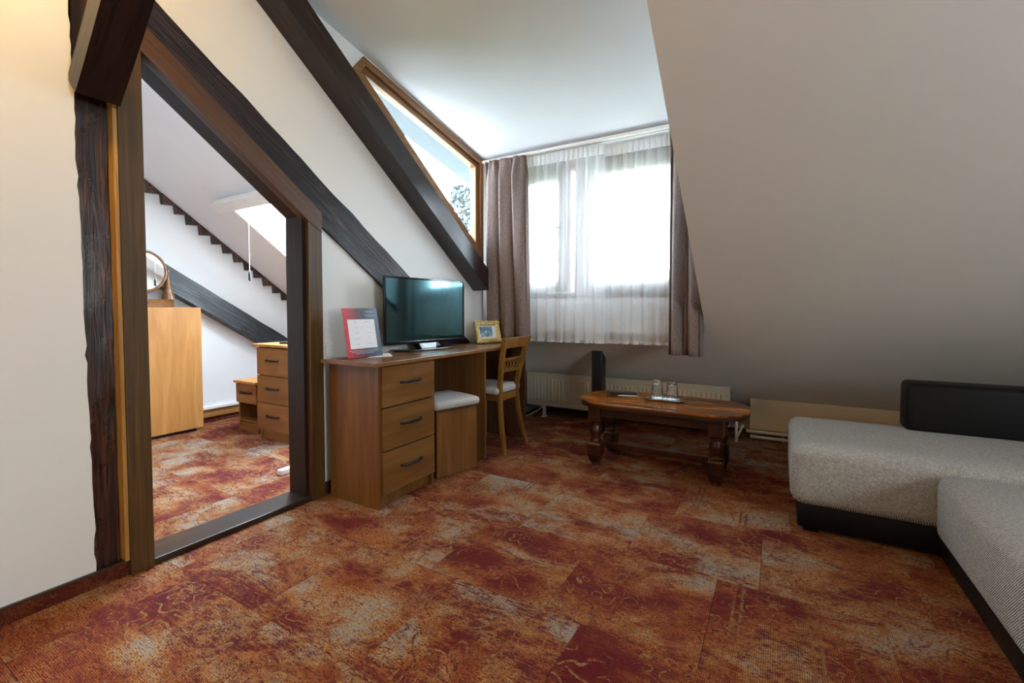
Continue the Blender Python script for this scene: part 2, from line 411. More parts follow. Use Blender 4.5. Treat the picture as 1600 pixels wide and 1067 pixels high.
M['edge_shade'] = wood('table_edge_shade', (.020, .006, .002), (.042, .013, .004), (.075, .026, .008), 'x', 8, 1.6, .25, .4, .03)  # shade on the table edge, put into a darker wood colour
M['winwood'] = wood('larch_window_frame', (.16, .062, .018), (.26, .112, .034), (.34, .165, .058), 'y', 18, 1.3, .35)
M['winwood_z'] = wood('larch_window_stile', (.17, .066, .016), (.28, .122, .034), (.37, .18, .058), 'z', 18, 1.3, .35)
M['dwin'] = wood('brown_dormer_window', (.085, .045, .036), (.125, .072, .06), (.17, .105, .09), 'z', 18, 1.3, .4)
M['orange'] = wood('raw_pine', (.28, .125, .030), (.40, .195, .05), (.50, .275, .085), 'y', 12, 1.3, .45)
M['orange_z'] = wood('raw_pine_strip', (.42, .20, .045), (.58, .30, .07), (.68, .40, .11), 'z', 12, 1.3, .4)
M['glass'] = glass_mat('window_glass')
M['sheer'] = sheer_mat('sheer_voile', .46)
M['sheer_h'] = sheer_mat('sheer_heading', .18)
M['curtain'] = curtain_mat('mauve_brown_linen')
M['rad'] = plain('cream_radiator_enamel', (.50, .44, .335), .35)
M['radgrill'] = plain('radiator_grille', (.24, .225, .20), .5)
M['board'] = paint('cream_board', (.60, .50, .36), .05, .6)
M['pipe'] = plain('painted_pipe', (.62, .57, .49), .4)
M['plastic_b'] = plain('black_plastic', (.008, .009, .011), .28)
M['plastic_g'] = plain('black_gloss_plastic', (.006, .007, .009), .08, .6)
M['screen'] = plain('screen_glass', (.003, .012, .017), .07, 1.0, 0, IOR=2.1, **{'Specular Tint': (.45, .92, 1.0, 1)})
M['iron'] = plain('wrought_iron', (.018, .020, .024), .32, .6, .6)
M['fabric'] = weave_mat('grey_tweed', (.075, .064, .050), (.32, .312, .295), (.60, .605, .60), .0045)
M['leather'] = plain('black_leatherette', (.0045, .0042, .0045), .5, .22)
M['cushion'] = weave_mat('oatmeal_fabric', (.36, .33, .31), (.47, .44, .42), (.58, .55, .53), .003, big=.4, bstr=.2)
M['gold'] = None
t = NT('gilded_plaster'); g = t.noise(t.coord('Object'), 60, 4, .6)
M['gold'] = t.bsdf(t.ramp(g, [(.3, (.50, .33, .10)), (.55, (.82, .62, .26)), (.75, (.95, .82, .46))]), .35, .5, .25, bump=g, bstr=.4, bdist=.004)
M['paper'] = plain('white_paper', (.80, .80, .84), .7)
M['white'] = plain('white_plastic', (.78, .77, .74), .3)
M['chrome'] = plain('polished_steel', (.60, .63, .65), .10, .5, 1.0)
M['mirror'] = plain('mirror_silver', (.86, .88, .88), .02, .5, 1.0)
M['mirwood'] = wood('mirror_stand_wood', (.14, .05, .014), (.22, .088, .026), (.30, .135, .045), 'y', 12, 1.3, .25, coat=.3)
t = NT('tumbler_glass'); gb = t.n('BsdfPrincipled'); gb.inputs['Transmission Weight'].default_value = 1; gb.inputs['Roughness'].default_value = .01
gb.inputs['IOR'].default_value = 1.45; gb.inputs['Base Color'].default_value = (.97, .99, .99, 1); t.l(gb.outputs[0], t.out.inputs[0]); M['tumbler'] = t.m
M['acrylic'] = glass_mat('clear_acrylic', (.95, .97, .98), .06)
M['leaf'] = plain('tree_foliage', (.022, .032, .030), .8)
M['bark'] = plain('tree_bark', (.09, .065, .05), .9)
M['rooftile'] = plain('roof_tile', (.05, .032, .026), .8)
M['render_wall'] = plain('house_render', (.10, .095, .085), .9)
M['eave'] = plain('eave_board', (.055, .065, .07), .8)
M['grass'] = plain('lawn', (.12, .16, .07), 1.0)
M['zinc'] = plain('zinc_gutter', (.25, .28, .30), .4, .5, .6)

# ------------------------------------------------------------------ floor of carpet tiles
mb = MB(); mb.box(XF - .1, XR + .1, YB - .1, YK + .1, -.12, -.006)
floor = solo('floor', mb, M['sub'], 'carpeted floor of both rooms in red, orange and tan patchwork tiles', 'floor', kind='structure')
def tile_mesh(x0, x1, y0, y1):
    b = .0006; cxm, cym = (x0 + x1) / 2, (y0 + y1) / 2
    mb = MB(); hx, hy = (x1 - x0) / 2 - .0002, (y1 - y0) / 2 - .0002
    mb.hexa([(-hx, -hy, -.006), (hx, -hy, -.006), (hx, hy, -.006), (-hx, hy, -.006)], [(-hx + b, -hy + b, 0), (hx - b, -hy + b, 0), (hx - b, hy - b, 0), (-hx + b, hy - b, 0)])
    me = bpy.data.meshes.new('carpet_tile'); me.from_pydata(mb.v, [], mb.f); me.materials.append(M['carpet'])
    return me, (cxm, cym, 0)
full_tile = None
def lay(xa, xb, ya, yb, offs):
    global full_tile
    T = .5; k0 = math.floor((ya - 1.87) / T); row = k0
    while 1.87 + row * T < yb - 1e-6:
        y0, y1 = max(ya, 1.87 + row * T), min(yb, 1.87 + (row + 1) * T)
        xo = offs[row % len(offs)]; c = math.floor((xa - xo) / T)
        while xo + c * T < xb - 1e-6:
            x0, x1 = max(xa, xo + c * T), min(xb, xo + (c + 1) * T); c += 1
            if x1 - x0 < .01 or y1 - y0 < .01: continue
            if abs(x1 - x0 - T) < 1e-5 and abs(y1 - y0 - T) < 1e-5:
                if full_tile is None: full_tile, loc = tile_mesh(x0, x1, y0, y1)
                else: loc = ((x0 + x1) / 2, (y0 + y1) / 2, 0)
                me = full_tile
            else: me, loc = tile_mesh(x0, x1, y0, y1)
            o = bpy.data.objects.new('carpet_tile', me); COL.objects.link(o); o.location = loc; o.parent = floor
        row += 1
lay(XW - .05, XR, YB, YK, [-1.04, -1.43, -1.04, -1.18])
lay(XF, XWO + .02, -.5, YK, [-2.87, -2.58, -3.10])

# ------------------------------------------------------------------ walls, ceilings
def yz(x): return lambda a, b: (x, a, b)
def ragged(y, z0, z1, amp, step=.045):
    r = random.Random(3); out = []; z = z0
    while z < z1:
        out.append((y(z) + r.uniform(-amp, amp), z)); z += step * r.uniform(.6, 1.4)
    return out
pl_edge = lambda z: .655 - .012 * z
edge = ragged(pl_edge, 0.0, ZC - .02, .004)
loopA = [(YB, 0)] + edge + [(pl_edge(ZC), ZC), (YB, ZC)]
loopA[1] = (edge[0][0], 0)
W2 = [(1.862, 2.435), (1.952, 2.548), (3.237, 2.288), (3.237, 1.425)]
loopB = [(1.585, 0), (YK, 0), (YK, zroof(YK)), (YD, zroof(YD)), (YD, zdorm(YD)), (YT, ZC), (.745, ZC), (.745, 0), (.795, 0), (.795, 2.075), (1.585, 1.490)]
mb = MB()
mb.prism([loopA], yz(XW), (XWO - XW, 0, 0))
mb.prism([loopB, W2], yz(XW), (XWO - XW, 0, 0))
mb.box(XWO, XWO + .03, .60, .76, 0, ZC)          # masonry behind the post
solo('wall_left', mb, M['wall'], 'white plastered partition wall with the doorway and the slanted window', 'wall', kind='structure')
RW = [(-.15, 1.0), (.85, 1.0), (.85, 2.0), (-.15, 2.0)]  # opening for the added side window
solo('wall_back', MB().box(XW, XR, YB - .1, YB, 0, ZC), M['wall'], 'plain plastered wall behind the viewer', 'wall', kind='structure')
solo('wall_right', MB().prism([[(YB, 0), (YK, 0), (YK, zroof(YK)), (YT, ZC), (YB, ZC)], RW], yz(XR), (.1, 0, 0)), M['wall'], 'plastered side wall beyond the right end of the sofa', 'wall', kind='structure')
solo('wall_knee', MB().box(XF, XR, YK, YK + .1, 0, zroof(YK) + .02), M['roofp'], 'low knee wall behind the radiator and coffee table', 'wall', kind='structure')
# dormer front wall with window opening
WX0, WX1, WZ0, WZ1 = -2.02, -.52, 1.12, 2.205
loop = [(XW, zroof(YD)), (XC, zroof(YD)), (XC, zdorm(YD)), (XW, zdorm(YD))]
hole = [(WX0, WZ0), (WX1, WZ0), (WX1, WZ1), (WX0, WZ1)]
solo('wall_window', MB().prism([loop, hole], lambda a, b: (a, YD, b), (0, .12, 0)), M['dormer'], 'white dormer wall around the curtained window', 'wall', kind='structure')
solo('wall_cheek', MB().prism([[(YT, ZC + .03), (YD + .12, zroof(YD + .12)), (YD + .12, zdorm(YD + .12))]], yz(XC), (.06, 0, 0)), M['dormer'], 'right cheek of the dormer behind the slope edge', 'wall', kind='structure')
# roof slope of the main room
L = [(XWO + .12, YD), (XC, YD), (XC, YT), (XR, YT), (XR, YK + .1), (XWO + .12, YK + .1)]
nrm = Vector((0, .74, 1)).normalized() * .05
solo('ceiling_slope', MB().prism([L], lambda a, b: (a, b, zroof(b)), nrm), M['roofp'], 'large cream sloping ceiling above the sofa and coffee table', 'ceiling', kind='structure')
solo('ceiling_dormer', MB().prism([[(XWO, YT), (XC + .06, YT), (XC + .06, YD + .3), (XWO, YD + .3)]], lambda a, b: (a, b, zdorm(b)), (0, 0, .05)), M['dormer'], 'white gently sloping dormer ceiling above the curtains', 'ceiling', kind='structure')
solo('ceiling', MB().box(XWO, XR + .1, YB - .1, YT, ZC, ZC + .08), M['wall'], 'flat white ceiling over the viewer', 'ceiling', kind='structure')
# bedroom shell
SKX0, SKX1, SKY0, SKY1 = -3.80, -2.66, 2.03, 2.95
Lb = [(XF - .1, -.6), (XWO, -.6), (XWO, YK + .1), (XF - .1, YK + .1)]
S2 = (-3.0, -2.34, .95, 1.84)  # opening for the added second skylight
H2 = [(S2[0], S2[2]), (S2[1], S2[2]), (S2[1], S2[3]), (S2[0], S2[3])]
Hb = [(SKX0, SKY0), (SKX1, SKY0), (SKX1, SKY1), (SKX0, SKY1)]
solo('ceiling_bedroom', MB().prism([Lb, Hb, H2], lambda a, b: (a, b, zroof(b)), (0, .74 * .07, .07)), M['bedwall'], 'white sloping ceiling of the room beyond the doorway, with the skylight', 'ceiling', kind='structure')
solo('wall_far', MB().prism([[(-.6, 0), (YK + .1, 0), (YK + .1, zroof(YK + .1)), (-.6, zroof(-.6))]], yz(XF), (-.1, 0, 0)), M['bedwall'], 'white far wall of the room beyond the doorway, crossed by a dark beam', 'wall', kind='structure')
solo('wall_bedroom', MB().box(XF, XWO, -.6, -.5, 0, zroof(-.55)), M['bedwall'], 'white end wall of the room beyond the doorway, out of view', 'wall', kind='structure')
solo('wall_gable', MB().box(XWO - .001, XWO + .118, -.6, YT, ZC, zroof(-.6)).box(XWO, XWO + .12, -.6, -.5, 0, .01), M['wall'], 'upper wall between the two rooms above the flat ceiling', 'wall', kind='structure')

# doorway: casing, lining and threshold
door = thing('door_1', 'doorless opening with slanted head, oak casing and dark lining', 'doorway', (XW, 1.2, 0), kind='structure')
zh = lambda y: 2.028 - .742 * (y - .831)          # lower edge of the head casing
XCF = -2.145
build('casing', MB().prism([[(.750, 0), (.828, 0), (.828, zh(.828) + .06), (.750, zh(.75) + .04)]], yz(XCF), (-.09, 0, 0)), M['casing'], door, bevel=.002)
build('pine_filler', MB().box(-2.236, -2.152, .736, .7495, .06, ZC - .9), M['orange_z'], door, bevel=.001)
build('casing', MB().prism([[(1.546, 0), (1.628, 0), (1.628, zh(1.628) + .01), (1.546, zh(1.546))]], yz(XCF), (-.06, 0, 0)), M['casing'], door, bevel=.002)
build('head_casing', MB().prism([[(.79, zh(.79)), (1.546, zh(1.546)), (1.628, zh(1.628) + .01), (1.628, zh(1.628) + .118), (.79, zh(.79) + .118)]], yz(XCF + .003), (-.05, 0, 0)), M['casing_h'], door, bevel=.002)
zl = lambda y: zh(y) + .012
build('lining', MB().box(-2.31, -2.172, .795, .822, .028, zl(.82)), M['lining'], door)
build('lining', MB().box(-2.31, -2.172, 1.525, 1.565, .028, zl(1.53)), M['lining'], door)
build('lining', MB().prism([[(.80, zl(.80)), (1.56, zl(1.56)), (1.56, zl(1.56) + .03), (.80, zl(.80) + .03)]], yz(-2.172), (-.138, 0, 0)), M['lining'], door)
build('threshold', MB().box(-2.315, -2.150, .828, 1.548, 0, .028), M['thresh'], door, bevel=.004)

# baseboards
bl = thing('baseboard_left', 'low carpet skirting with brown top strip along the white wall', 'baseboard', (XW, -.5, 0), kind='structure')
build('carpet_strip', MB().box(XW, XW + .009, YB, .748, 0, .052), M['carpet_skirt'], bl)
build('top_strip', MB().box(XW, XW + .012, YB, .748, .052, .060), M['skirt'], bl)
solo('baseboard_desk', MB().box(XW, XW + .014, 1.630, 3.9, 0, .07), M['skirt'], 'dark brown skirting board behind the desk', 'baseboard', kind='structure', bevel=.002)

# ------------------------------------------------------------------ exposed timbers
def hewn(mb, pts_lo, pts_hi, x0, x1, n, amp, seed):
    """irregular beam: lower and upper edge functions over t in 0..1 -> (y,z); x0 back, x1 front"""
    rings = []
    for i in range(n + 1):
        tt = i / n; lo = Vector((0, *pts_lo(tt))); hi = Vector((0, *pts_hi(tt)))
        ring = []
        for (a, fx) in ((0, 0), (.0, .5), (0, 1), (.33, 1), (.66, 1), (1, 1), (1, .5), (1, 0)):
            p = lo.lerp(hi, a); p.x = x0 + (x1 - x0) * fx
            nv = mnoise.noise_vector(Vector((seed + tt * n * .35, a * 3 + seed, fx * 2.3)))
            p += Vector((nv.x * amp * (1 if fx > 0 else 0), nv.y * amp, nv.z * amp)); ring.append(p)
        rings.append(ring)
    k = 8; vs = [p for r in rings for p in r]; fs = []
    for i in range(n):
        for j in range(k):
            fs.append((i * k + j, i * k + (j + 1) % k, (i + 1) * k + (j + 1) % k, (i + 1) * k + j))
    fs.append(tuple(range(k))); fs.append(tuple(n * k + j for j in range(k)))
    return mb.add(vs, fs)
# the upright post beside the doorway
mb = MB(); hewn(mb, lambda t: (.642, t * ZC), lambda t: (.735, t * ZC), -2.258, -2.196, 60, .006, 4.0)
solo('timber_post', mb, M['post'], 'upright rough dark red-brown timber post left of the doorway', 'post', smooth=50)
# low strut running down over the doorway to the desk
lb_up = lambda y: 2.26 - .70 * (y - .879)
Y0b, Y1b = .775, 3.35
mb = MB(); hewn(mb, lambda t: (Y0b + (Y1b - Y0b) * t, max(lb_up(Y0b + (Y1b - Y0b) * t) - .245, .08)), lambda t: (Y0b + (Y1b - Y0b) * t, lb_up(Y0b + (Y1b - Y0b) * t)), -2.172, -2.152, 70, .005, 9.0)
solo('timber_strut', mb, M['beam_y'], 'rough dark timber sloping from above the doorway down behind the television', 'beam', smooth=50)
# rafter under the slanted window
rl = lambda y: 2.503 - .738 * (y - 1.302)
Yr0, Yr1 = .945, 3.085
mb = MB(); hewn(mb, lambda t: (Yr0 + (Yr1 - Yr0) * t, rl(Yr0 + (Yr1 - Yr0) * t)), lambda t: (Yr0 + (Yr1 - Yr0) * t, min(rl(Yr0 + (Yr1 - Yr0) * t) + .168, zdorm(Yr0 + (Yr1 - Yr0) * t))), -2.172, -2.02, 60, .0012, 15.0)
solo('timber_rafter', mb, M['rafter'], 'thick dark varnished rafter running below the slanted window to the curtain', 'beam', smooth=40)
# knee brace above the doorway's left corner
def br(s, d): return (-2.10 + s * .7071 - d * .7071, 1.795 + s * .7071 + d * .7071)
mb = MB(); ring = []
ns = 24
for i in range(ns + 1):
    s = -.02 + i / ns * 1.30
    for (d, y) in ((0, .622), (0, .685), (0, .748), (.048, .748), (.096, .748), (.096, .622), (.048, .622)):
        x, z = br(s, d); nv = mnoise.noise_vector(Vector((s * 4, d * 20, y * 20))) * .002
        ring.append((x + nv.x, y + nv.y, min(z + nv.z, ZC)))
k = 7; fs = []
for i in range(ns):
    for j in range(k): fs.append((i * k + j, i * k + (j + 1) % k, (i + 1) * k + (j + 1) % k, (i + 1) * k + j))
fs += [tuple(range(k)), tuple(ns * k + j for j in range(k))]
mb.add(ring, fs)
solo('timber_brace', mb, M['brace'], 'dark varnished diagonal brace jutting from the top of the post', 'beam', smooth=40)
# black post stub in front of the radiator
mb = MB(); zt0, zt1 = zroof(3.60) - .003, zroof(3.69) - .003
mb.hexa([(-1.332, 3.60, 0), (-1.240, 3.60, 0), (-1.240, 3.69, 0), (-1.332, 3.69, 0)], [(-1.332, 3.60, zt0), (-1.240, 3.60, zt0), (-1.240, 3.69, zt1), (-1.332, 3.69, zt1)])
solo('post_stub', mb, M['blackpost'], 'short black wooden post rising behind the coffee table in front of the radiator', 'post', bevel=.004)

# ------------------------------------------------------------------ windows
# slanted window in the dormer cheek
w2 = thing('window_2', 'slanted larch-framed window above the rafter', 'window', (XW, 2.6, 1.4), kind='structure')
def inset(poly, d):
    n = len(poly); out = []
    cxp = sum(p[0] for p in poly) / n; cyp = sum(p[1] for p in poly) / n
    lines = []
    for i in range(n):
        a = Vector(poly[i]); b = Vector(poly[(i + 1) % n]); e = (b - a).normalized(); nn = Vector((-e.y, e.x))
        if nn.dot(Vector((cxp, cyp)) - a) < 0: nn = -nn
        dd = d[i] if isinstance(d, (list, tuple)) else d
        lines.append((a + nn * dd, e))
    for i in range(n):
        p, e = lines[i - 1]; q, g = lines[i]
        den = e.x * g.y - e.y * g.x; tt = ((q.x - p.x) * g.y - (q.y - p.y) * g.x) / den
        out.append(tuple(p + e * tt))
    return out
in1 = inset(W2, .045); in2 = inset(W2, .085)
def bar_between(a, b, c, d, x0, x1): return MB().prism([[a, b, c, d]], yz(x0), (x1 - x0, 0, 0))
for i in range(4):
    j = (i + 1) % 4
    mt = M['winwood_z'] if i == 2 else M['winwood']
    build('frame_rail', bar_between(W2[i], W2[j], in1[j], in1[i], XW - .035, XW + .004), mt, w2, bevel=.002)
    build('sash_rail', bar_between(in1[i], in1[j], in2[j], in2[i], XW - .075, XW - .018), mt, w2, bevel=.003)
build('pane', MB().prism([in2], yz(XW - .045), (-.006, 0, 0)), M['glass'], w2)
# dormer window, two casements
w1 = thing('window_1', 'brown two-casement dormer window behind the sheer curtain', 'window', (-1.27, YD, WZ0), kind='structure')
def rect_frame(x0, x1, z0, z1, wd, y0, y1, base, name, mat, fn=None):
    segs = [(x0, x1, z0, z0 + wd), (x0, x1, z1 - wd, z1), (x0, x0 + wd, z0 + wd, z1 - wd), (x1 - wd, x1, z0 + wd, z1 - wd)]
    obs = []
    for (a, b, c, d) in segs:
        m = MB().box(a, b, y0, y1, c, d)
        if fn: m.v = [fn(Vector(p)) for p in m.v]
        obs.append(build(name, m, mat, base, bevel=.004))
    return obs
rect_frame(WX0, WX1, WZ0, WZ1, .05, YD + .02, YD + .09, w1, 'outer_frame', M['dwin'])
build('mullion', MB().box(-1.41, -1.29, YD + .015, YD + .09, WZ0 + .05, WZ1 - .05), M['dwin'], w1, bevel=.004)
rect_frame(-1.29, WX1 - .05, WZ0 + .05, WZ1 - .05, .085, YD - .01, YD + .05, w1, 'sash_rail', M['dwin'])
build('pane', MB().box(-1.205, WX1 - .135, YD + .015, YD + .022, WZ0 + .135, WZ1 - .135), M['glass'], w1)
# left casement stands a little open
hx, hy = WX0 + .05, YD + .02
rot = Matrix.Translation((hx, hy, 0)) @ Matrix.Rotation(R(-4.5), 4, 'Z') @ Matrix.Translation((-hx, -hy, 0))
rf = lambda p: tuple(rot @ p)
sx1 = -1.44
rect_frame(WX0 + .05, sx1, WZ0 + .05, WZ1 - .05, .085, YD - .01, YD + .05, w1, 'sash_rail', M['dwin'], rf)
m = MB().box(WX0 + .135, sx1 - .085, YD + .015, YD + .022, WZ0 + .135, WZ1 - .135); m.v = [rf(Vector(p)) for p in m.v]
build('pane', m, M['glass'], w1)
m = MB().rbox(sx1 - .055, sx1 - .025, YD - .028, YD - .012, 1.63, 1.70, .006, 2); m.tube([(sx1 - .04, YD - .03, 1.68), (sx1 - .04, YD - .055, 1.68), (sx1 - .15, YD - .055, 1.68)], .009)
m.v = [rf(Vector(p)) for p in m.v]
build('handle', m, M['iron'], w1, smooth=40)
solo('window_board', MB().box(XW + .02, -.62, YD - .02, YD + .0, zroof(YD) + .01, zroof(YD) + .03), M['dormer'], 'white ledge below the dormer window behind the sheer curtain', 'window sill', kind='structure', bevel=.003)
# unseen window added to the side wall for fill light
for nm, lb, poly, fn, d in (('added_side_window', 'unseen white window added to the side wall for fill light', RW, (lambda o: lambda a, b: (XR + .03 - o, a, b)), (.05, 0, 0)),):
    wb = thing(nm, lb, 'window', fn(0)(poly[0][0], poly[0][1]), kind='structure')
    a0, a1 = poly[0][0], poly[1][0]; am = (a0 + a1) / 2; z0_, z1_ = poly[0][1], poly[2][1]
    for (p, q, r_, s_) in ((a0, a1, z0_, z0_ + .06), (a0, a1, z1_ - .06, z1_), (a0, a0 + .06, z0_ + .06, z1_ - .06), (a1 - .06, a1, z0_ + .06, z1_ - .06), (am - .04, am + .04, z0_ + .06, z1_ - .06)):
        build('frame_rail', MB().prism([[(p, r_), (q, r_), (q, s_), (p, s_)]], fn(0), d), M['trimw'], wb)
    for (p, q) in ((a0 + .06, am - .04), (am + .04, a1 - .06)):
        build('pane', MB().prism([[(p, z0_ + .06), (q, z0_ + .06), (q, z1_ - .06), (p, z1_ - .06)]], fn(-.02), tuple(c * .12 for c in d)), M['glass'], wb)
# skylight
w3 = thing('window_3', 'skylight in the sloping ceiling of the room beyond the doorway', 'skylight', (-3.4, 2.4, zroof(2.4)), kind='structure')
def on_roof(a, b, c=0): return (a, b + .595 * c, zroof(b) + .804 * c)
def roofbar(x0, x1, y0, y1, c0, c1):
    m = MB(); b = [on_roof(x0, y0, c0), on_roof(x1, y0, c0), on_roof(x1, y1, c0), on_roof(x0, y1, c0)]; t_ = [on_roof(x0, y0, c1), on_roof(x1, y0, c1), on_roof(x1, y1, c1), on_roof(x0, y1, c1)]
    return m.hexa(b, t_)
for (a, b, c, d) in ((SKX0, SKX0 + .03, SKY0, SKY1), (SKX1 - .03, SKX1, SKY0, SKY1), (SKX0, SKX1, SKY0, SKY0 + .03), (SKX0, SKX1, SKY1 - .03, SKY1)):
    build('frame_rail', roofbar(a, b, c, d, -.012, .09), M['trimw'], w3)
build('pane', roofbar(SKX0 + .03, SKX1 - .03, SKY0 + .03, SKY1 - .03, .05, .056), M['glass'], w3)
w5 = thing('added_skylight', 'added second skylight for extra light, hidden above the slanted door head', 'skylight', (-2.68, 1.55, zroof(1.55)), kind='structure')  # added out of view to brighten the bedroom
for (a, b, c, d) in ((S2[0], S2[0] + .03, S2[2], S2[3]), (S2[1] - .03, S2[1], S2[2], S2[3]), (S2[0], S2[1], S2[2], S2[2] + .03), (S2[0], S2[1], S2[3] - .03, S2[3])):
    build('frame_rail', roofbar(a, b, c, d, .0, .09), M['trimw'], w5)
build('pane', roofbar(S2[0] + .03, S2[1] - .03, S2[2] + .03, S2[3] - .03, .05, .056), M['glass'], w5)
bc = thing('skylight_blind', 'white roller blind cassette along the top of the skylight', 'blind', (-3.4, SKY0, zroof(SKY0) - .02))
build('cassette', roofbar(SKX0 - .065, SKX1 + .05, SKY0 - .075, SKY0 + .005, -.075, -.013), M['trimw'], bc, bevel=.012)
build('cord', MB().tube([(-3.572, 2.05, zroof(2.05) - .04), (-3.57, 2.05, 1.33)], .0022, 5), M['white'], bc)
build('cord_pull', MB().lathe([(.003, 0), (.009, .006), (.010, .05), (.004, .075)], (-3.57, 2.05, 1.255), 10), M['plastic_b'], bc, smooth=40)

# ------------------------------------------------------------------ outdoors
solo('ground', MB().box(-60, 60, 5, 120, -9.2, -9), M['grass'], 'ground far below outside the windows, out of sight', 'ground', kind='structure')
solo('dormer_eave', MB().prism([[(-2.56, .9), (XWO - .005, .9), (XWO - .005, YD + .5), (-2.56, YD + .5)]], lambda a, b: (a, b, zdorm(b) + .0), (0, 0, .04)), M['eave'], 'pale eave board outside the top of the slanted window', 'eave')
tree = thing('leafy_tree', 'pale leafy tree seen through the lower corner of the slanted window', 'tree', (-6.6, 9, -9))
build('trunk', MB().tube([(-6.6, 9, -9), (-6.55, 9, -4), (-6.65, 9, 0), (-6.62, 9, 3.4)], [.28, .22, .14, .02], 8), M['bark'], tree, smooth=True)
lm = MB(); rr = random.Random(11)
for i in range(2600):
    hgt = rr.random(); zc = -1.5 + hgt * 5.5; rad = (.25 + 1.5 * (1 - hgt) ** .8) * (.5 + .5 * rr.random()) ; an = rr.uniform(0, 6.283)
    c = Vector((-6.63 + rad * math.cos(an) * .8, 9 + rad * math.sin(an), zc)); a = Vector((rr.gauss(0, 1), rr.gauss(0, 1), rr.gauss(0, 1))).normalized() * .07
    b = a.cross(Vector((rr.gauss(0, 1), rr.gauss(0, 1), rr.gauss(0, 1)))).normalized() * .05
    lm.add([c - a, c + b, c + a, c - b], [(0, 1, 2, 3)])
fo = build('foliage', lm, M['leaf'], tree); fo['kind'] = 'stuff'
hs = thing('neighbour_house', 'distant house roof faintly visible through the sheer curtain', 'house', (-9, 32, -9))
build('wall', MB().box(-15, -4, 30, 38, -9, 2.6), M['render_wall'], hs)
build('roof', MB().prism([[(-15.6, 2.4), (-3.4, 2.4), (-9.5, 5.0)]], lambda a, b: (a, 29.5, b), (0, 9, 0)), M['rooftile'], hs)
build('chimney', MB().box(-10.9, -10.3, 31, 31.6, 3, 6.1), M['render_wall'], hs)
build('antenna', MB().tube([(-9.3, 30.5, 4.6), (-9.3, 30.5, 8.0)], .04, 6).tube([(-9.9, 30.5, 7.4), (-8.7, 30.5, 7.4)], .03, 6), M['zinc'], hs)

# ------------------------------------------------------------------ curtains
YC = 3.245
track = thing('curtain_track', 'white ceiling curtain track above the curtains', 'curtain rail', (-1.3, YC, zdorm(YC)))
build('rail', MB().box(XW + .004, XC - .004, YC - .035, YC + .06, zdorm(YC + .06) - .022, zdorm(YC + .06) - .001), M['trimw'], track, bevel=.002)
build('groove', MB().box(XW + .006, XC - .006, YC - .002, YC + .004, zdorm(YC + .06) - .0235, zdorm(YC + .06) - .0215), M['radgrill'], track)
ztop = zdorm(YC + .06) - .024
def drape(xa_top, xb_top, xa_bot, xb_bot, z_bot, folds, amp, yc, seed, zt=ztop, nu=150, nv=34, pinch=.10, sag=0):
    r = random.Random(seed)
    ph = [r.uniform(-.5, .5) for _ in range(40)]; am = [r.uniform(.55, 1.2) for _ in range(40)]
    def fn(u, v):
        z = zt + (z_bot + sag * u - zt) * v
        xa = xa_top + (xa_bot - xa_top) * v; xb = xb_top + (xb_bot - xb_top) * v
        f = u * folds; i = int(f); fr = f - i
        fade = min(1, .35 + v / pinch * .65) if v < pinch else 1
        A = amp * (am[i % 40] * (1 - fr) + am[(i + 1) % 40] * fr) * fade
        w_ = math.sin(2 * math.pi * f + ph[i % 40] * (1 - fr) + ph[(i + 1) % 40] * fr + .6 * math.sin(v * 2.2 + i))
        small = .25 * A * math.sin(4 * math.pi * f + v * 1.5 + seed)
        x = xa + (xb - xa) * u + .35 * amp * math.cos(2 * math.pi * f * 1.0) * fade
        head = .006 * math.sin(2 * math.pi * folds * 3.3 * u) * max(0, 1 - v / .12)
        return (x, yc + A * w_ + small + head, z)
    return MB().grid(fn, nu, nv)
lc = thing('curtain', 'mauve-brown curtain bunched at the left of the dormer window beside the desk', 'curtain', (-1.93, YC, ztop), group='heavy curtains')
build('cloth', drape(-2.125, -1.735, -2.125, -1.705, .795, 3.3, .054, YC - .052, 5), M['curtain'], lc, smooth=True, solid=.003)
rc = thing('curtain', 'mauve-brown curtain at the right of the dormer window, cut off by the slope', 'curtain', (-.55, YC, ztop), group='heavy curtains')
build('cloth', drape(-.655, -.446, -.655, -.426, .722, 2.2, .036, YC - .025, 8, nu=110), M['curtain'], rc, smooth=True, solid=.003)
for (xa, xb, nf, yo, sd, lb) in ((-1.80, -1.12, 8.2, .034, 21, 'white sheer curtain panel next to the left heavy curtain'), (-1.37, -.50, 10.4, .096, 33, 'white sheer curtain panel next to the right heavy curtain')):
    sc_ = thing('sheer_curtain', lb, 'curtain', ((xa + xb) / 2, YC + yo, ztop), group='sheer curtains')
    build('voile', drape(xa, xb, xa, xb, .778, nf, .017, YC + yo, sd, nu=300, nv=24), M['sheer'], sc_, smooth=True)
    build('heading', drape(xa, xb, xa, xb, ztop - .085, nf * 2.1, .006, YC + yo - .024, 4, nu=300, nv=4), M['sheer_h'], sc_, smooth=True)
    build('hem', drape(xa, xb, xa, xb, .776, nf, .017, YC + yo - .0005, sd, nu=300, nv=1, zt=.797), M['sheer_h'], sc_, smooth=True)

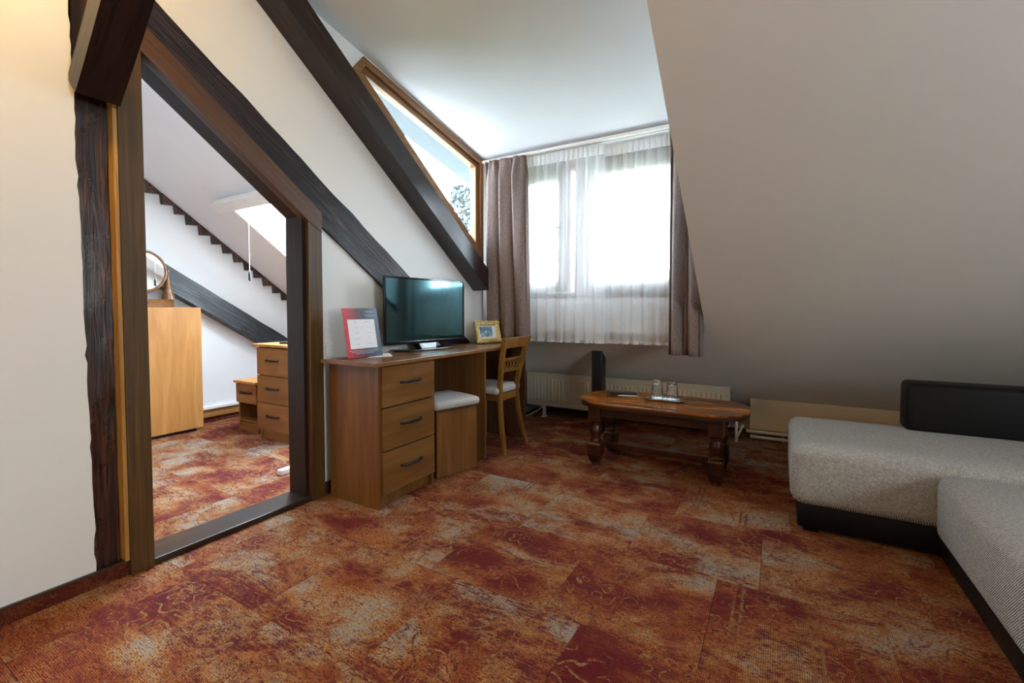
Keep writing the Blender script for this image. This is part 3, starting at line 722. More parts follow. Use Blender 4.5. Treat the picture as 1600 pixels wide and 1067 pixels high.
# ------------------------------------------------------------------ radiator, panel, pipes
rad = thing('radiator', 'long low cream panel radiator under the dormer behind the coffee table', 'radiator', (-1.2, 3.95, 0))
rx0, rx1, rz0, rz1, ry = -2.10, -.312, .112, .428, 3.90
mb = MB(); npitch = 48; px = (rx1 - rx0 - .06) / npitch
def rib_profile():
    pts = [(rx0, 0)]
    x = rx0 + .03
    for i in range(npitch):
        pts += [(x + .004, 0), (x + .009, -.007), (x + px - .013, -.007), (x + px - .008, 0)]; x += px
    pts.append((rx1, 0)); return pts
pr = rib_profile(); levels = [(rz0, 0), (rz0 + .045, 0), (rz0 + .055, 1), (rz1 - .062, 1), (rz1 - .052, 0), (rz1, 0)]
vs = [(x, ry + d * k, z) for (z, k) in levels for (x, d) in pr]; n = len(pr)
fs = [(i * n + j, i * n + j + 1, (i + 1) * n + j + 1, (i + 1) * n + j) for i in range(len(levels) - 1) for j in range(n - 1)]
mb.add(vs, fs)
build('front_panel', mb, M['rad'], rad, solid=.002)
build('rear_panel', MB().box(rx0, rx1, ry + .006, ry + .012, rz0, rz1).box(rx0 + .01, rx1 - .01, ry + .052, ry + .058, rz0, rz1 - .02), M['rad'], rad)
mb = MB().box(rx0, rx1, ry + .012, ry + .060, rz1 - .03, rz1 - .024)
for i in range(90):
    x = rx0 + .01 + i * (rx1 - rx0 - .02) / 90; mb.box(x, x + .010, ry + .012, ry + .056, rz1 - .024, rz1 - .010)
build('top_grille', mb, M['radgrill'], rad)
build('side_cover', MB().box(rx1, rx1 + .003, ry - .002, ry + .058, rz0 + .01, rz1 - .002), M['rad'], rad)
build('side_cover', MB().box(rx0 - .003, rx0, ry - .002, ry + .058, rz0 + .01, rz1 - .002), M['rad'], rad)
build('bleed_valve', MB().tube([(rx1 + .003, ry + .03, rz1 - .035), (rx1 + .022, ry + .03, rz1 - .035)], .008, 10), M['chrome'], rad, smooth=40)
for x in (-1.93, -.42):
    build('support_leg', MB().box(x - .012, x + .012, ry + .015, ry + .045, .004, rz0 + .02).box(x - .022, x + .022, ry - .0, ry + .06, 0, .006), M['white'], rad)
build('feed_pipe', MB().tube([(-.30, ry + .03, .17), (-.262, ry + .03, .17), (-.262, ry + .03, .02), (-.262, ry + .03, 0)], .011, 10).tube([(-.262, ry + .03, .03), (-.215, ry + .06, .13)], .009, 8), M['pipe'], rad, smooth=40)
solo('radiator_cable', MB().tube([(-2.10, 3.80, .006), (-2.03, 3.82, .03), (-1.96, 3.88, .075), (-1.94, 3.90, .10)], .004, 6), M['white'], 'thin white cable under the left end of the radiator', 'cable')
kp = thing('knee_panel', 'plain cream board along the knee wall between table and sofa', 'panel', (.8, 4.1, 0))
build('board', MB().box(-.176, XR - .3, 4.085, 4.10, .078, .322), M['board'], kp, bevel=.002)
build('side_return', MB().box(-.176, -.162, 4.10, 4.139, .078, .297), M['board'], kp)
for nm, z, y in (('heating_pipe', .066, 4.055), ('heating_pipe', .026, 4.05)):
    hp = thing(nm, 'upper cream heating pipe below the knee board' if z > .05 else 'lower cream heating pipe just above the carpet below the knee board', 'pipe', (.5, y, z), group='heating pipes')
    build('pipe', MB().tube([(-.20 if z > .05 else -.17, y, z), (XR - .3, y, z)], .0135, 12), M['pipe'], hp, smooth=40)
    build('clip', MB().tube([(.045, y, z), (.06, y, z)], .018, 12), M['pipe'], hp, smooth=40)

# ------------------------------------------------------------------ desk
ZD = .764
desk = thing('writing_desk', 'long walnut laminate desk with three drawers standing along the left wall', 'desk', (-1.93, 2.4, 0))
build('desk_top', MB().box(-2.128, -1.715, 1.592, 3.20, ZD - .022, ZD), M['desk_top'], desk, bevel=.003)
build('side_panel', MB().box(-2.12, -1.745, 1.643, 1.659, 0, ZD - .022), M['desk_z'], desk, bevel=.001)
build('side_panel', MB().box(-2.12, -1.745, 2.052, 2.068, 0, ZD - .022), M['desk_z'], desk, bevel=.001)
build('divider_panel', MB().box(-2.12, -1.735, 2.600, 2.617, 0, ZD - .022), M['desk_z'], desk, bevel=.001)
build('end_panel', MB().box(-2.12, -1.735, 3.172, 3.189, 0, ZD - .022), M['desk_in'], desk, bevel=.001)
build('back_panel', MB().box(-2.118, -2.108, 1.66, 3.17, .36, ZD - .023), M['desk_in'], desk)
build('plinth', MB().box(-1.79, -1.775, 1.659, 2.052, 0, .075), M['desk_z'], desk)
def pull(cx, cy, cz, axis):
    m = MB(); L_ = .078
    def P(a, o, z): return (cx + o, cy + a, cz + z) if axis == 'y' else (cx + a, cy - o, cz + z)
    m.tube([P(-L_, .0, 0), P(-L_ * .93, .016, 0), P(-L_ * .7, .024, 0), P(L_ * .7, .024, 0), P(L_ * .93, .016, 0), P(L_, 0, 0)], [.008, .0055, .0062, .0062, .0055, .008], 8)
    for i in range(9):
        a = -L_ * .55 + i * L_ * 1.1 / 8
        m.tube([P(a - .006, .0255, -.0055), P(a + .006, .0255, .0055)], .0045, 6)
    return m
for i, (z0, z1) in enumerate(((.526, .736), (.300, .519), (.073, .293))):
    d = build('drawer', MB().box(-1.752, -1.733, 1.660, 2.066, z0, z1).box(-2.08, -1.752, 1.67, 2.045, z0 + .02, z1 - .03), M['desk_y'], desk, bevel=.0015)
    build('handle', pull(-1.733, 1.868, (z0 + z1) / 2 + .012, 'y'), M['iron'], d, root=desk, smooth=50)

# stool pushed into the first bay
st = thing('storage_stool', 'box stool with pale padded seat pushed under the desk', 'stool', (-1.725, 2.278, 0), -R(16.5))
wd, dp = .31, .305
build('front_panel', MB().box(-.016, 0, -wd / 2, wd / 2 - .018, .004, .405), M['desk_z'], st, bevel=.001, world=False)
build('side_panel', MB().box(-dp, 0, wd / 2 - .018, wd / 2, .004, .405), M['desk_z'], st, bevel=.001, world=False)
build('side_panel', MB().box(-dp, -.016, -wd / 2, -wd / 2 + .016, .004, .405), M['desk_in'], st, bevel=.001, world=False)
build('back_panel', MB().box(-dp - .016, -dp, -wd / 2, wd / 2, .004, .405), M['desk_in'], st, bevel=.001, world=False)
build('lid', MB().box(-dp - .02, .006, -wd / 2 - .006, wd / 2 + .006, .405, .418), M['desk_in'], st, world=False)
build('cushion', MB().rbox(-dp - .03, .018, -wd / 2 - .02, wd / 2 + .02, .418, .468, .022, 4, .010), M['cushion'], st, smooth=50, world=False)

# chair pushed into the second bay
ch = thing('wooden_chair', 'honey wooden chair with pierced back rail tucked under the far end of the desk', 'chair', (-1.85, 2.9, 0))
def sweep(pts, wx, wy, mb=None):
    m = mb or MB(); vs = []; fs = []; n = len(pts)
    for (p, sx, sy) in zip(pts, wx, wy):
        vs += [(p[0] - sx, p[1] - sy, p[2]), (p[0] + sx, p[1] - sy, p[2]), (p[0] + sx, p[1] + sy, p[2]), (p[0] - sx, p[1] + sy, p[2])]
    for i in range(n - 1):
        for k in range(4): fs.append((i * 4 + k, i * 4 + (k + 1) % 4, i * 4 + 4 + (k + 1) % 4, i * 4 + 4 + k))
    fs += [(3, 2, 1, 0), tuple(n * 4 - 4 + k for k in range(4))]
    return m.add(vs, fs)
def catm(a, b, c, t): return a * (1 - t) ** 2 + 2 * b * t * (1 - t) + c * t * t
def post_pts(yb, ym, yt):
    out = []
    for i in range(13):
        z = .834 * i / 12
        if z < .45: q = z / .45; x = -1.655 + (-1.705 + 1.655) * (1 - (1 - q) ** 1.7); y = yb + (ym - yb) * (1 - (1 - q) ** 1.6)
        else: q = (z - .45) / .384; x = -1.705 + .062 * q ** 1.5; y = ym + (yt - ym) * q
        out.append((x, y, z))
    return out
for (yb, ym, yt) in ((2.735, 2.752, 2.722), (3.062, 2.985, 3.072)):
    pp = post_pts(yb, ym, yt)
    build('back_leg', sweep(pp, [.013 + .004 * min(1, z / .4) for (_, _, z) in pp], [.0155] * 13), M['chair'], ch, bevel=.004)
for y in (2.715, 3.045):
    build('front_leg', sweep([(-2.035, y, 0), (-2.035, y, .42)], [.013, .018], [.013, .018]), M['chair'], ch, bevel=.003)
build('seat_frame', MB().box(-2.05, -2.03, 2.71, 3.05, .375, .425).box(-2.05, -1.70, 2.735, 2.752, .375, .425).box(-2.05, -1.70, 3.0, 3.018, .375, .425).box(-1.716, -1.698, 2.75, 3.0, .375, .425), M['chair'], ch, bevel=.002)
mb = MB().rbox(-2.075, -1.70, 2.70, 3.05, .425, .472, .02, 4, .012)
build('seat_cushion', mb, M['cushion'], ch, smooth=50)
def rail(z0, z1, bow, yl, yr, x, n=12, th=.009):
    m = MB()
    def fn_pts(zz, off): return [(x(zz) + bow * (1 - (2 * i / n - 1) ** 2) + off, yl + (yr - yl) * i / n, zz) for i in range(n + 1)]
    a, b, c, d = fn_pts(z0, -th), fn_pts(z0, th), fn_pts(z1, th), fn_pts(z1, -th)
    vs = []; fs = []
    for i in range(n + 1): vs += [a[i], b[i], c[i], d[i]]
    for i in range(n):
        for k in range(4): fs.append((i * 4 + k, i * 4 + (k + 1) % 4, i * 4 + 4 + (k + 1) % 4, i * 4 + 4 + k))
    fs += [(3, 2, 1, 0), tuple(n * 4 + k for k in range(4))]
    return m.add(vs, fs)
xp = lambda z: -1.705 + .062 * max(0, (z - .45) / .384) ** 1.5
build('top_rail', rail(.755, .828, -.018, 2.735, 3.058, xp), M['chair'], ch, bevel=.004)
pv = build('pierced_rail', rail(.662, .680, -.014, 2.742, 3.035, xp).add(*(lambda q: (q.v, q.f))(rail(.576, .600, -.014, 2.745, 3.02, xp))), M['chair'], ch, bevel=.003)
rm = MB()
for i in range(6):
    yc = 2.778 + i * .0445; zc = .631; u = (yc - 2.742) / .293; xx = xp(zc) - .014 * (1 - (2 * u - 1) ** 2)
    pts = [(xx, yc + .0195 * math.cos(a * math.pi / 8), zc + .026 * math.sin(a * math.pi / 8)) for a in range(17)]
    rm.tube(pts, .0052, 6)
    rm.box(xx - .006, xx + .006, yc + .0175, yc + .027, zc - .008, zc + .008)
build('ring_fretwork', rm, M['chair'], pv, root=ch, smooth=50)

# ------------------------------------------------------------------ things on the desk
tv = thing('television', 'black flat-screen television on the desk reflecting the window', 'television', (-2.012, 2.335, ZD), math.atan2(-(.068), .712) * 1.0)
# local: y along the screen width, +x towards the room
tw, tz0, tz1 = .358, .812 - ZD, 1.236 - ZD
build('back_shell', MB().rbox(-.050, -.004, -tw + .03, tw - .03, tz0 + .03, tz1 - .05, .015, 2).box(-.010, 0, -tw, tw, tz0, tz1), M['plastic_b'], tv, world=False)
bz = MB(); bw = .012
for (a, b, c, d) in ((-tw, tw, tz1 - bw, tz1), (-tw, tw, tz0, tz0 + .018), (-tw, -tw + bw, tz0 + .018, tz1 - bw), (tw - bw, tw, tz0 + .018, tz1 - bw)): bz.box(-.001, .006, a, b, c, d)
build('bezel', bz, M['plastic_g'], tv, bevel=.0015, world=False)
build('screen', MB().box(0, .0025, -tw + bw, tw - bw, tz0 + .018, tz1 - bw), M['screen'], tv, world=False)
build('neck', MB().hexa([(-.05, -.065, .010), (.012, -.065, .010), (.012, .065, .010), (-.05, .065, .010)], [(-.045, -.095, tz0 + .02), (-.006, -.095, tz0 + .02), (-.006, .095, tz0 + .02), (-.045, .095, tz0 + .02)]), M['plastic_g'], tv, bevel=.004, world=False)
build('base', MB().prism([[(-.11, -.21), (-.06, -.235), (.045, -.20), (.055, -.17), (.055, .17), (.045, .20), (-.06, .235), (-.11, .21)]], lambda a, b: (a, b, .0), (0, 0, .012)), M['plastic_g'], tv, bevel=.004, world=False)

sign = thing('sign_holder', 'clear acrylic holder with a red and navy information leaflet on the desk', 'leaflet stand', (-1.98, 1.765, ZD))
# local frame of the leaning sheet: u along +Y (0..W), v upwards along the lean
SW, SH = .245, .272; lean = R(10)
def sp(u, v, o=0): return (-1.965 - math.sin(lean) * v + math.cos(lean) * o, 1.642 + u, ZD + .006 + math.cos(lean) * v + math.sin(lean) * o)
def slab(u0, u1, v0, v1, o0, o1):
    return MB().hexa([sp(u0, v0, o0), sp(u1, v0, o0), sp(u1, v1, o0), sp(u0, v1, o0)], [sp(u0, v0, o1), sp(u1, v0, o1), sp(u1, v1, o1), sp(u0, v1, o1)])
build('acrylic_sheet', slab(-.004, SW + .004, -.004, SH + .004, -.004, -.0012).box(-2.06, -1.962, 1.640, 1.890, ZD, ZD + .003), M['acrylic'], sign)
t = NT('leaflet_print'); v = t.coord('Object'); sx = t.n('SeparateXYZ'); t.l(v, sx.inputs[0])
nn = t.noise(v, 9, 4, .6); grad = t.math('ADD', t.math('MULTIPLY', sx.outputs[1], 3.6), t.math('ADD', t.math('MULTIPLY', nn, .5), .22))
cl = t.ramp(grad, [(.08, (.55, .02, .03)), (.26, (.32, .02, .035)), (.48, (.035, .022, .045)), (.85, (.055, .09, .15))])
LEAF = t.bsdf(cl, .35, .5)
lf = build('leaflet', slab(0, SW, 0, SH, -.001, .0), LEAF, sign)
build('white_field', slab(.026, SW - .030, .048, SH - .062, .0, .0006), M['paper'], lf, root=sign)
tm = MB(); rr = random.Random(2)
for i in range(5):
    v0 = SH - .078 - i * .0305
    for (ua, ub) in ((.062, .100), (.148, .186)):
        q = slab(ua + rr.uniform(0, .008), ub - rr.uniform(0, .012), v0, v0 + .0022, .0006, .0009); tm.add(q.v, q.f)
build('printed_lines', tm, plain('grey_print', (.42, .42, .45), .7), lf, root=sign)['kind'] = 'stuff'
tm = MB()
for (ua, ub, vv) in ((.155, .222, SH - .018), (.165, .222, SH - .025), (.150, .222, SH - .040), (.160, .222, SH - .047), (.014, .225, .036), (.030, .215, .028), (.060, .180, .020)):
    u = ua
    while u < ub - .006:
        l_ = rr.uniform(.006, .018); q = slab(u, min(u + l_, ub), vv, vv + .0026, .0, .0005); tm.add(q.v, q.f); u += l_ + .003
build('white_lines', tm, plain('white_print', (.5, .5, .54), .7), lf, root=sign)['kind'] = 'stuff'
gp = []
for i in range(60):
    q = i / 59; gp.append(sp(.034 + .080 * q, SH - .034 + .008 * q + .009 * math.sin(q * 30) * (.5 + .5 * math.sin(q * 7 + 1)) , .0008))
build('script_flourish', MB().tube(gp, .0008, 4), plain('gold_print', (.55, .36, .14), .5), lf, root=sign)
solo('paper_sheet', MB().hexa([(-1.966, 1.775, ZD), (-1.90, 1.90, ZD), (-2.055, 2.025, ZD), (-2.09, 1.95, ZD)], [(-1.966, 1.775, ZD + .0025), (-1.90, 1.90, ZD + .0025), (-2.055, 2.025, ZD + .0025), (-2.09, 1.95, ZD + .0025)]), M['paper'], 'white folded paper lying on the desk beside the leaflet stand', 'paper')
# gilt picture frame
PFW, PFH = .255, .178
pf = thing('picture_frame', 'gilt ornate frame with a blue-grey photograph on the desk by the curtain', 'picture frame', (-2.0, 3.03, ZD), -R(14))
pl_ = R(14)
def pp_(u, v, o=0): return (.03 - math.sin(pl_) * v + math.cos(pl_) * o, u, .004 + math.cos(pl_) * v + math.sin(pl_) * o)
def pslab(u0, u1, v0, v1, o0, o1): return MB().hexa([pp_(u0, v0, o0), pp_(u1, v0, o0), pp_(u1, v1, o0), pp_(u0, v1, o0)], [pp_(u0, v0, o1), pp_(u1, v0, o1), pp_(u1, v1, o1), pp_(u0, v1, o1)])
fwid = .040
def mould(path_pts):
    m = MB(); prof = [(0, 0), (0, .012), (.008, .018), (.018, .012), (.030, .015), (.040, .004), (.040, 0)]
    return m
gm = []
hw = PFW / 2
outer = [(-hw, 0), (hw, 0), (hw, PFH), (-hw, PFH)]
prof = [(0, -.004), (0, .012), (.007, .018), (.016, .011), (.028, .015), (.040, .004), (.040, -.004)]
def ring_at(d): return [(-hw + d, d), (hw - d, d), (hw - d, PFH - d), (-hw + d, PFH - d)]
for i in range(4):
    j = (i + 1) % 4; m = MB(); vs = []; fs = []
    for (d, o) in prof:
        rg = ring_at(d); vs += [pp_(*rg[i], o), pp_(*rg[j], o)]
    n = len(prof)
    for k in range(n - 1): fs.append((2 * k, 2 * k + 1, 2 * k + 3, 2 * k + 2))
    fs.append((2 * n - 2, 2 * n - 1, 1, 0)); fs.append(tuple(2 * k for k in range(n))); fs.append(tuple(2 * k + 1 for k in reversed(range(n))))
    m.add(vs, fs); build('moulding', m, M['gold'], pf, world=False)
om = MB(); rr = random.Random(5)
def ball(mb, c, r, sq=.6):
    mb.lathe([(r * math.sin(a * math.pi / 6) + .0003, -r * math.cos(a * math.pi / 6)) for a in range(7)], c, 8)
for (cu, cv) in outer:
    for k in range(5):
        ball(om, pp_(cu * .93 + rr.uniform(-.012, .012), cv + (.012 if cv == 0 else -.012) + rr.uniform(-.008, .008), .014), .010)
for (cu, cv) in ((0, .014), (0, PFH - .014), (-hw + .014, PFH / 2), (hw - .014, PFH / 2)):
    for k in range(4): ball(om, pp_(cu + rr.uniform(-.016, .016) * (1 if cv != PFH / 2 else .3), cv + rr.uniform(-.016, .016) * (.3 if cv != PFH / 2 else 1), .014), .007)
build('scroll_ornament', om, M['gold'], pf, smooth=True, world=False)['kind'] = 'stuff'
t = NT('photograph_print'); v = t.coord('Object', (1, 14, 14)); n1 = t.noise(v, 1.6, 4, .55, 1.2)
PH = t.bsdf(t.ramp(n1, [(.32, (.03, .07, .13)), (.48, (.13, .23, .34)), (.6, (.42, .56, .64)), (.75, (.75, .82, .84))]), .3, .5)
build('mount', pslab(-hw + .038, hw - .038, .038, PFH - .038, -.003, .001), M['paper'], pf, world=False)
build('photograph', pslab(-hw + .047, hw - .075, .050, PFH - .047, .001, .0018), PH, pf, world=False)
build('back_strut', MB().hexa([(-.045, -.02, 0), (-.040, -.02, 0), (-.040, .02, 0), (-.045, .02, 0)], [pp_(-.02, .12, -.012), pp_(-.02, .12, -.004), pp_(.02, .12, -.004), pp_(.02, .12, -.012)]), M['plastic_b'], pf, world=False)
# light switch
sw = thing('light_switch', 'square white light switch on the wall just above the desk end', 'switch', (XW, 1.678, .80))
build('plate', MB().rbox(XW, XW + .009, 1.637, 1.718, .768, .849, .003, 2), M['white'], sw)
build('rocker', MB().hexa([(XW + .008, 1.652, .782), (XW + .013, 1.652, .782), (XW + .013, 1.704, .782), (XW + .008, 1.704, .782)], [(XW + .008, 1.652, .835), (XW + .016, 1.652, .835), (XW + .016, 1.704, .835), (XW + .008, 1.704, .835)]), M['white'], sw, bevel=.001)

# ------------------------------------------------------------------ coffee table
ct = thing('coffee_table', 'dark wooden coffee table with rounded ends and turned legs in front of the radiator', 'table', (-.66, 3.05, 0))
ZT = .430; tx0, tx1, ty0, ty1 = -1.180, -.128, 2.785, 3.325
out_ = []; rc_ = .235
for (cx_, cy_, a0) in ((tx1 - rc_, ty1 - rc_, 0), (tx0 + rc_, ty1 - rc_, 90), (tx0 + rc_, ty0 + rc_, 180), (tx1 - rc_, ty0 + rc_, 270)):
    for k in range(13):
        a = R(a0 + 90 * k / 12); out_.append((cx_ + rc_ * math.cos(a), cy_ + rc_ * math.sin(a)))
build('table_top', MB().prism([out_], lambda a, b: (a, b, ZT - .012), (0, 0, .012)), M['table'], ct, bevel=.005)
build('shaded_edge', MB().prism([out_], lambda a, b: (a, b, ZT - .036), (0, 0, .0245)), M['edge_shade'], ct, bevel=.004)  # shade on the rim painted as a darker strip under the top
lx0, lx1, ly0, ly1 = -1.036, -.297, 2.890, 3.215
def tleg(x, y):
    m = MB(); h = .041
    m.box(x - h, x + h, y - h, y + h, .292, ZT - .036)
    m.lathe([(.030, .286), (.036, .292)][::-1] if False else [(.034, .150), (.040, .154), (.040, .160), (.033, .166), (.030, .176), (.034, .196), (.0395, .218), (.0385, .236), (.031, .256), (.029, .264), (.036, .270), (.036, .277), (.030, .283), (.036, .293)], (x, y, 0), 20)
    m.box(x - h - .002, x + h + .002, y - h - .002, y + h + .002, .068, .138)
    hh = h + .002
    m.hexa([(x - .036, y - .036, .15), (x + .036, y - .036, .15), (x + .036, y + .036, .15), (x - .036, y + .036, .15)][::-1], [(x - hh, y - hh, .138), (x + hh, y - hh, .138), (x + hh, y + hh, .138), (x - hh, y + hh, .138)][::-1])
    m.hexa([(x - .030, y - .030, .020), (x + .030, y - .030, .020), (x + .030, y + .030, .020), (x - .030, y + .030, .020)], [(x - hh, y - hh, .068), (x + hh, y - hh, .068), (x + hh, y + hh, .068), (x - hh, y + hh, .068)])
    m.lathe([(.030, 0), (.031, .012), (.027, .022)], (x, y, 0), 18)
    return m
for (x, y) in ((lx0, ly0), (lx1, ly0), (lx0, ly1), (lx1, ly1)): build('leg', tleg(x, y), M['tleg'], ct, smooth=35)
for (a, b, c, d) in ((lx0 + .041, lx1 - .041, ly0 - .024, ly0 + .0), (lx0 + .041, lx1 - .041, ly1 - .0, ly1 + .024), (lx0 - .012, lx0 + .012, ly0 + .041, ly1 - .041), (lx1 - .012, lx1 + .012, ly0 + .041, ly1 - .041)):
    build('apron', MB().box(a, b, c, d, .325, ZT - .036), M['tleg'], ct, bevel=.002)
build('stretcher', MB().box(lx0 - .018, lx0 + .018, ly0 + .043, ly1 - .043, .080, .120), M['tleg'], ct, bevel=.003)
build('stretcher', MB().box(lx1 - .018, lx1 + .018, ly0 + .043, ly1 - .043, .080, .120), M['tleg'], ct, bevel=.003)
build('stretcher', MB().box(lx0 + .018, lx1 - .018, 3.030, 3.066, .072, .114), M['tleg'], ct, bevel=.003)

tr = thing('serving_tray', 'small polished steel tray under the two tumblers on the coffee table', 'tray', (-.635, 3.085, ZT))
oct_ = [(-.125, -.035), (-.095, -.058), (.095, -.058), (.125, -.035), (.125, .035), (.095, .058), (-.095, .058), (-.125, .035)]
m = MB(); vs = []; fs = []
for (s_, z) in ((.86, .0), (.90, .003), (1.0, .012), (1.0, .014), (.89, .006), (.84, .004)):
    vs += [(-.635 + p[0] * s_, 3.085 + p[1] * s_, ZT + z) for p in oct_]
for i in range(5):
    for k in range(8): fs.append((i * 8 + k, i * 8 + (k + 1) % 8, i * 8 + 8 + (k + 1) % 8, i * 8 + 8 + k))
fs += [tuple(reversed(range(8))), tuple(40 + k for k in range(8))]
m.add(vs, fs); build('dish', m, M['chrome'], tr)
def tumbler(x, y, lab):
    z0 = ZT + .0045; g_ = thing('glass_tumbler', lab, 'glass', (x, y, z0), group='upturned tumblers')
    n = 32; H = .130
    prof_o = [(.0375, 0), (.0372, .012), (.0365, .030), (.0350, .060), (.0315, .110), (.0305, .124), (.0285, H)]
    prof_i = [(.0355, 0), (.0352, .012), (.0345, .030), (.0325, .060), (.0290, .106), (.020, .112)]
    m = MB(); vs = []; fs = []
    for (r_, z) in prof_o:
        for k in range(n):
            fl = .0012 * math.cos(k * math.pi) if .025 < z < .115 else 0
            a = 2 * math.pi * k / n; vs.append((x + (r_ + fl) * math.cos(a), y + (r_ + fl) * math.sin(a), z0 + z))
    no = len(prof_o)
    for (r_, z) in prof_i:
        for k in range(n):
            a = 2 * math.pi * k / n; vs.append((x + r_ * math.cos(a), y + r_ * math.sin(a), z0 + z))
    for i in range(no - 1):
        for k in range(n): fs.append((i * n + k, i * n + (k + 1) % n, (i + 1) * n + (k + 1) % n, (i + 1) * n + k))
    fs.append(tuple((no - 1) * n + k for k in range(n)))
    ni = len(prof_i)
    for i in range(ni - 1):
        for k in range(n): fs.append(((no + i) * n + k, (no + i + 1) * n + k, (no + i + 1) * n + (k + 1) % n, (no + i) * n + (k + 1) % n))
    fs.append(tuple((no + ni - 1) * n + k for k in reversed(range(n))))
    for k in range(n): fs.append((k, no * n + k, no * n + (k + 1) % n, (k + 1) % n))
    m.add(vs, fs); build('body', m, M['tumbler'], g_, smooth=45)
tumbler(-.682, 3.09, 'left upturned clear glass tumbler on the steel tray')
tumbler(-.587, 3.09, 'right upturned clear glass tumbler on the steel tray')
rmt = thing('remote_control', 'black remote control lying on the left half of the coffee table', 'remote', (-.93, 3.16, ZT), R(12))
build('case', MB().rbox(-.095, .095, -.024, .024, .004, .020, .005, 2), M['plastic_b'], rmt, world=False)
bt = MB()
for i in range(7):
    for j in range(3): bt.rbox(-.07 + i * .02, -.058 + i * .02, -.016 + j * .012, -.008 + j * .012, .019, .0215, .001, 1)
build('buttons', bt, plain('grey_buttons', (.10, .11, .13), .5), rmt, world=False)
solo('paper_wrapper', MB().hexa([(-.955, 3.105, ZT), (-.84, 3.135, ZT), (-.825, 3.17, ZT), (-.93, 3.15, ZT)], [(-.955, 3.105, ZT + .002), (-.84, 3.135, ZT + .002), (-.825, 3.17, ZT + .002), (-.93, 3.15, ZT + .002)]), M['paper'], 'small white wrapper lying under the remote control on the coffee table', 'paper')

# ------------------------------------------------------------------ sofa
sofa = thing('corner_sofa', 'corner sofa in grey tweed with black leatherette base and backrest', 'sofa', (.9, 2.5, 0))
SX1 = 1.75
build('chaise_base', MB().rbox(.098, SX1, 2.490, 3.16, .018, .128, .006, 2), M['leather'], sofa, smooth=40)
build('chaise_cushion', MB().rbox(.066, SX1, 2.462, 3.19, .122, .402, .055, 5, .012), M['fabric'], sofa, smooth=50)
build('seat_base', MB().rbox(.590, SX1, .60, 2.470, .022, .105, .006, 2), M['leather'], sofa, smooth=40)
build('seat_cushion', MB().rbox(.568, SX1, .55, 2.459, .100, .372, .050, 5, .010), M['fabric'], sofa, smooth=50)
build('backrest', MB().rbox(.585, SX1, 3.035, 3.215, .395, .655, .030, 4), M['leather'], sofa, smooth=45)
for (x, y) in ((.15, 2.53), (.15, 3.1), (1.65, 2.53), (1.65, 3.1), (.64, 2.36), (.64, .7), (1.65, .7)):
    build('foot', MB().box(x - .03, x + .03, y - .03, y + .03, 0, .024), M['leather'], sofa)

# ------------------------------------------------------------------ room beyond the doorway
cab = thing('bedroom_cabinet', 'tall alder wardrobe side in the room beyond the doorway carrying the mirror', 'cabinet', (-4.36, 1.65, 0))
build('side_panel', MB().box(-4.262, -4.242, 1.30, 2.014, .028, 1.050), M['bed_z'], cab, bevel=.001)
build('carcass', MB().box(XF + .004, -4.262, 1.30, 2.0, .028, 1.050), M['bed_z'], cab)
build('plinth', MB().box(XF + .02, -4.27, 1.32, 1.97, 0, .028), M['plastic_b'], cab)
mir = thing('table_mirror', 'round swivel mirror on a turned wooden stand on top of the wardrobe', 'mirror', (-4.36, 1.65, 1.05))
build('base_box', MB().lathe([(.205, 0), (.214, .006), (.214, .012), (.208, .014), (.208, .056), (.213, .060), (.200, .066)], (-4.36, 1.655, 1.05), 40, .36, 1.0), M['mirwood'], mir, smooth=40)
for sgn in (-1, 1):
    build('upright', MB().lathe([(.050, 0), (.048, .012), (.036, .055), (.022, .11), (.012, .16), (.009, .215), (.013, .222), (.016, .236), (.012, .250), (.003, .256)], (-4.36, 1.655 + sgn * .172, 1.115), 18), M['mirwood'], mir, smooth=40)
rp = [( -4.36 , 1.655 + .158 * math.cos(2 * math.pi * k / 48), 1.337 + .160 * math.sin(2 * math.pi * k / 48)) for k in range(49)]
build('mirror_frame', MB().tube(rp, .013, 8, False), M['mirwood'], mir, smooth=True)
build('mirror_glass', MB().prism([[(1.655 + .150 * math.cos(2 * math.pi * k / 40), 1.337 + .152 * math.sin(2 * math.pi * k / 40)) for k in range(40)]], yz(-4.362), (.005, 0, 0)), M['mirror'], mir)
build('base_knob', MB().lathe([(.004, 0), (.006, .004), (.002, .008)], (-4.283, 1.655, 1.08), 8), M['iron'], mir)

def drawer_unit(root, x0, x1, y0, y1, z1, fronts, hl, over, open_niche=None):
    build('top', MB().box(x0 - over, x1 + .02, y0 - .018, y1, z1 - .020, z1), M['bed_z'], root, bevel=.002)
    build('side_panel', MB().box(x0, x0 + .016, y0 + .018, y1, 0, z1 - .020), M['bed_x'], root)
    build('side_panel', MB().box(x1 - .016, x1, y0 + .018, y1, 0, z1 - .020), M['bed_x'], root)
    build('back_panel', MB().box(x0 + .016, x1 - .016, y1 - .012, y1 - .002, .02, z1 - .022), M['desk_in'], root)
    build('plinth', MB().box(x0 + .016, x1 - .016, y0 + .025, y0 + .04, 0, .075), M['bed_x'], root)
    if open_niche: build('shelf', MB().box(x0 + .016, x1 - .016, y0 + .018, y1 - .012, open_niche, open_niche + .016), M['bed_x'], root)
    for (a, b) in fronts:
        d = build('drawer', MB().box(x0 - .006, x1 + .004, y0, y0 + .018, a, b), M['bed_x'], root, bevel=.0015)
        build('handle', pull((x0 + x1) / 2, y0, (a + b) / 2 + .01, 'x'), M['iron'], d, root=root, smooth=50)
chest = thing('drawer_chest', 'alder three-drawer chest in the room beyond the doorway next to the right jamb', 'chest', (-3.38, 2.3, 0))
drawer_unit(chest, -3.585, -3.185, 2.105, 2.50, .760, ((.515, .730), (.298, .508), (.080, .291)), None, .045)
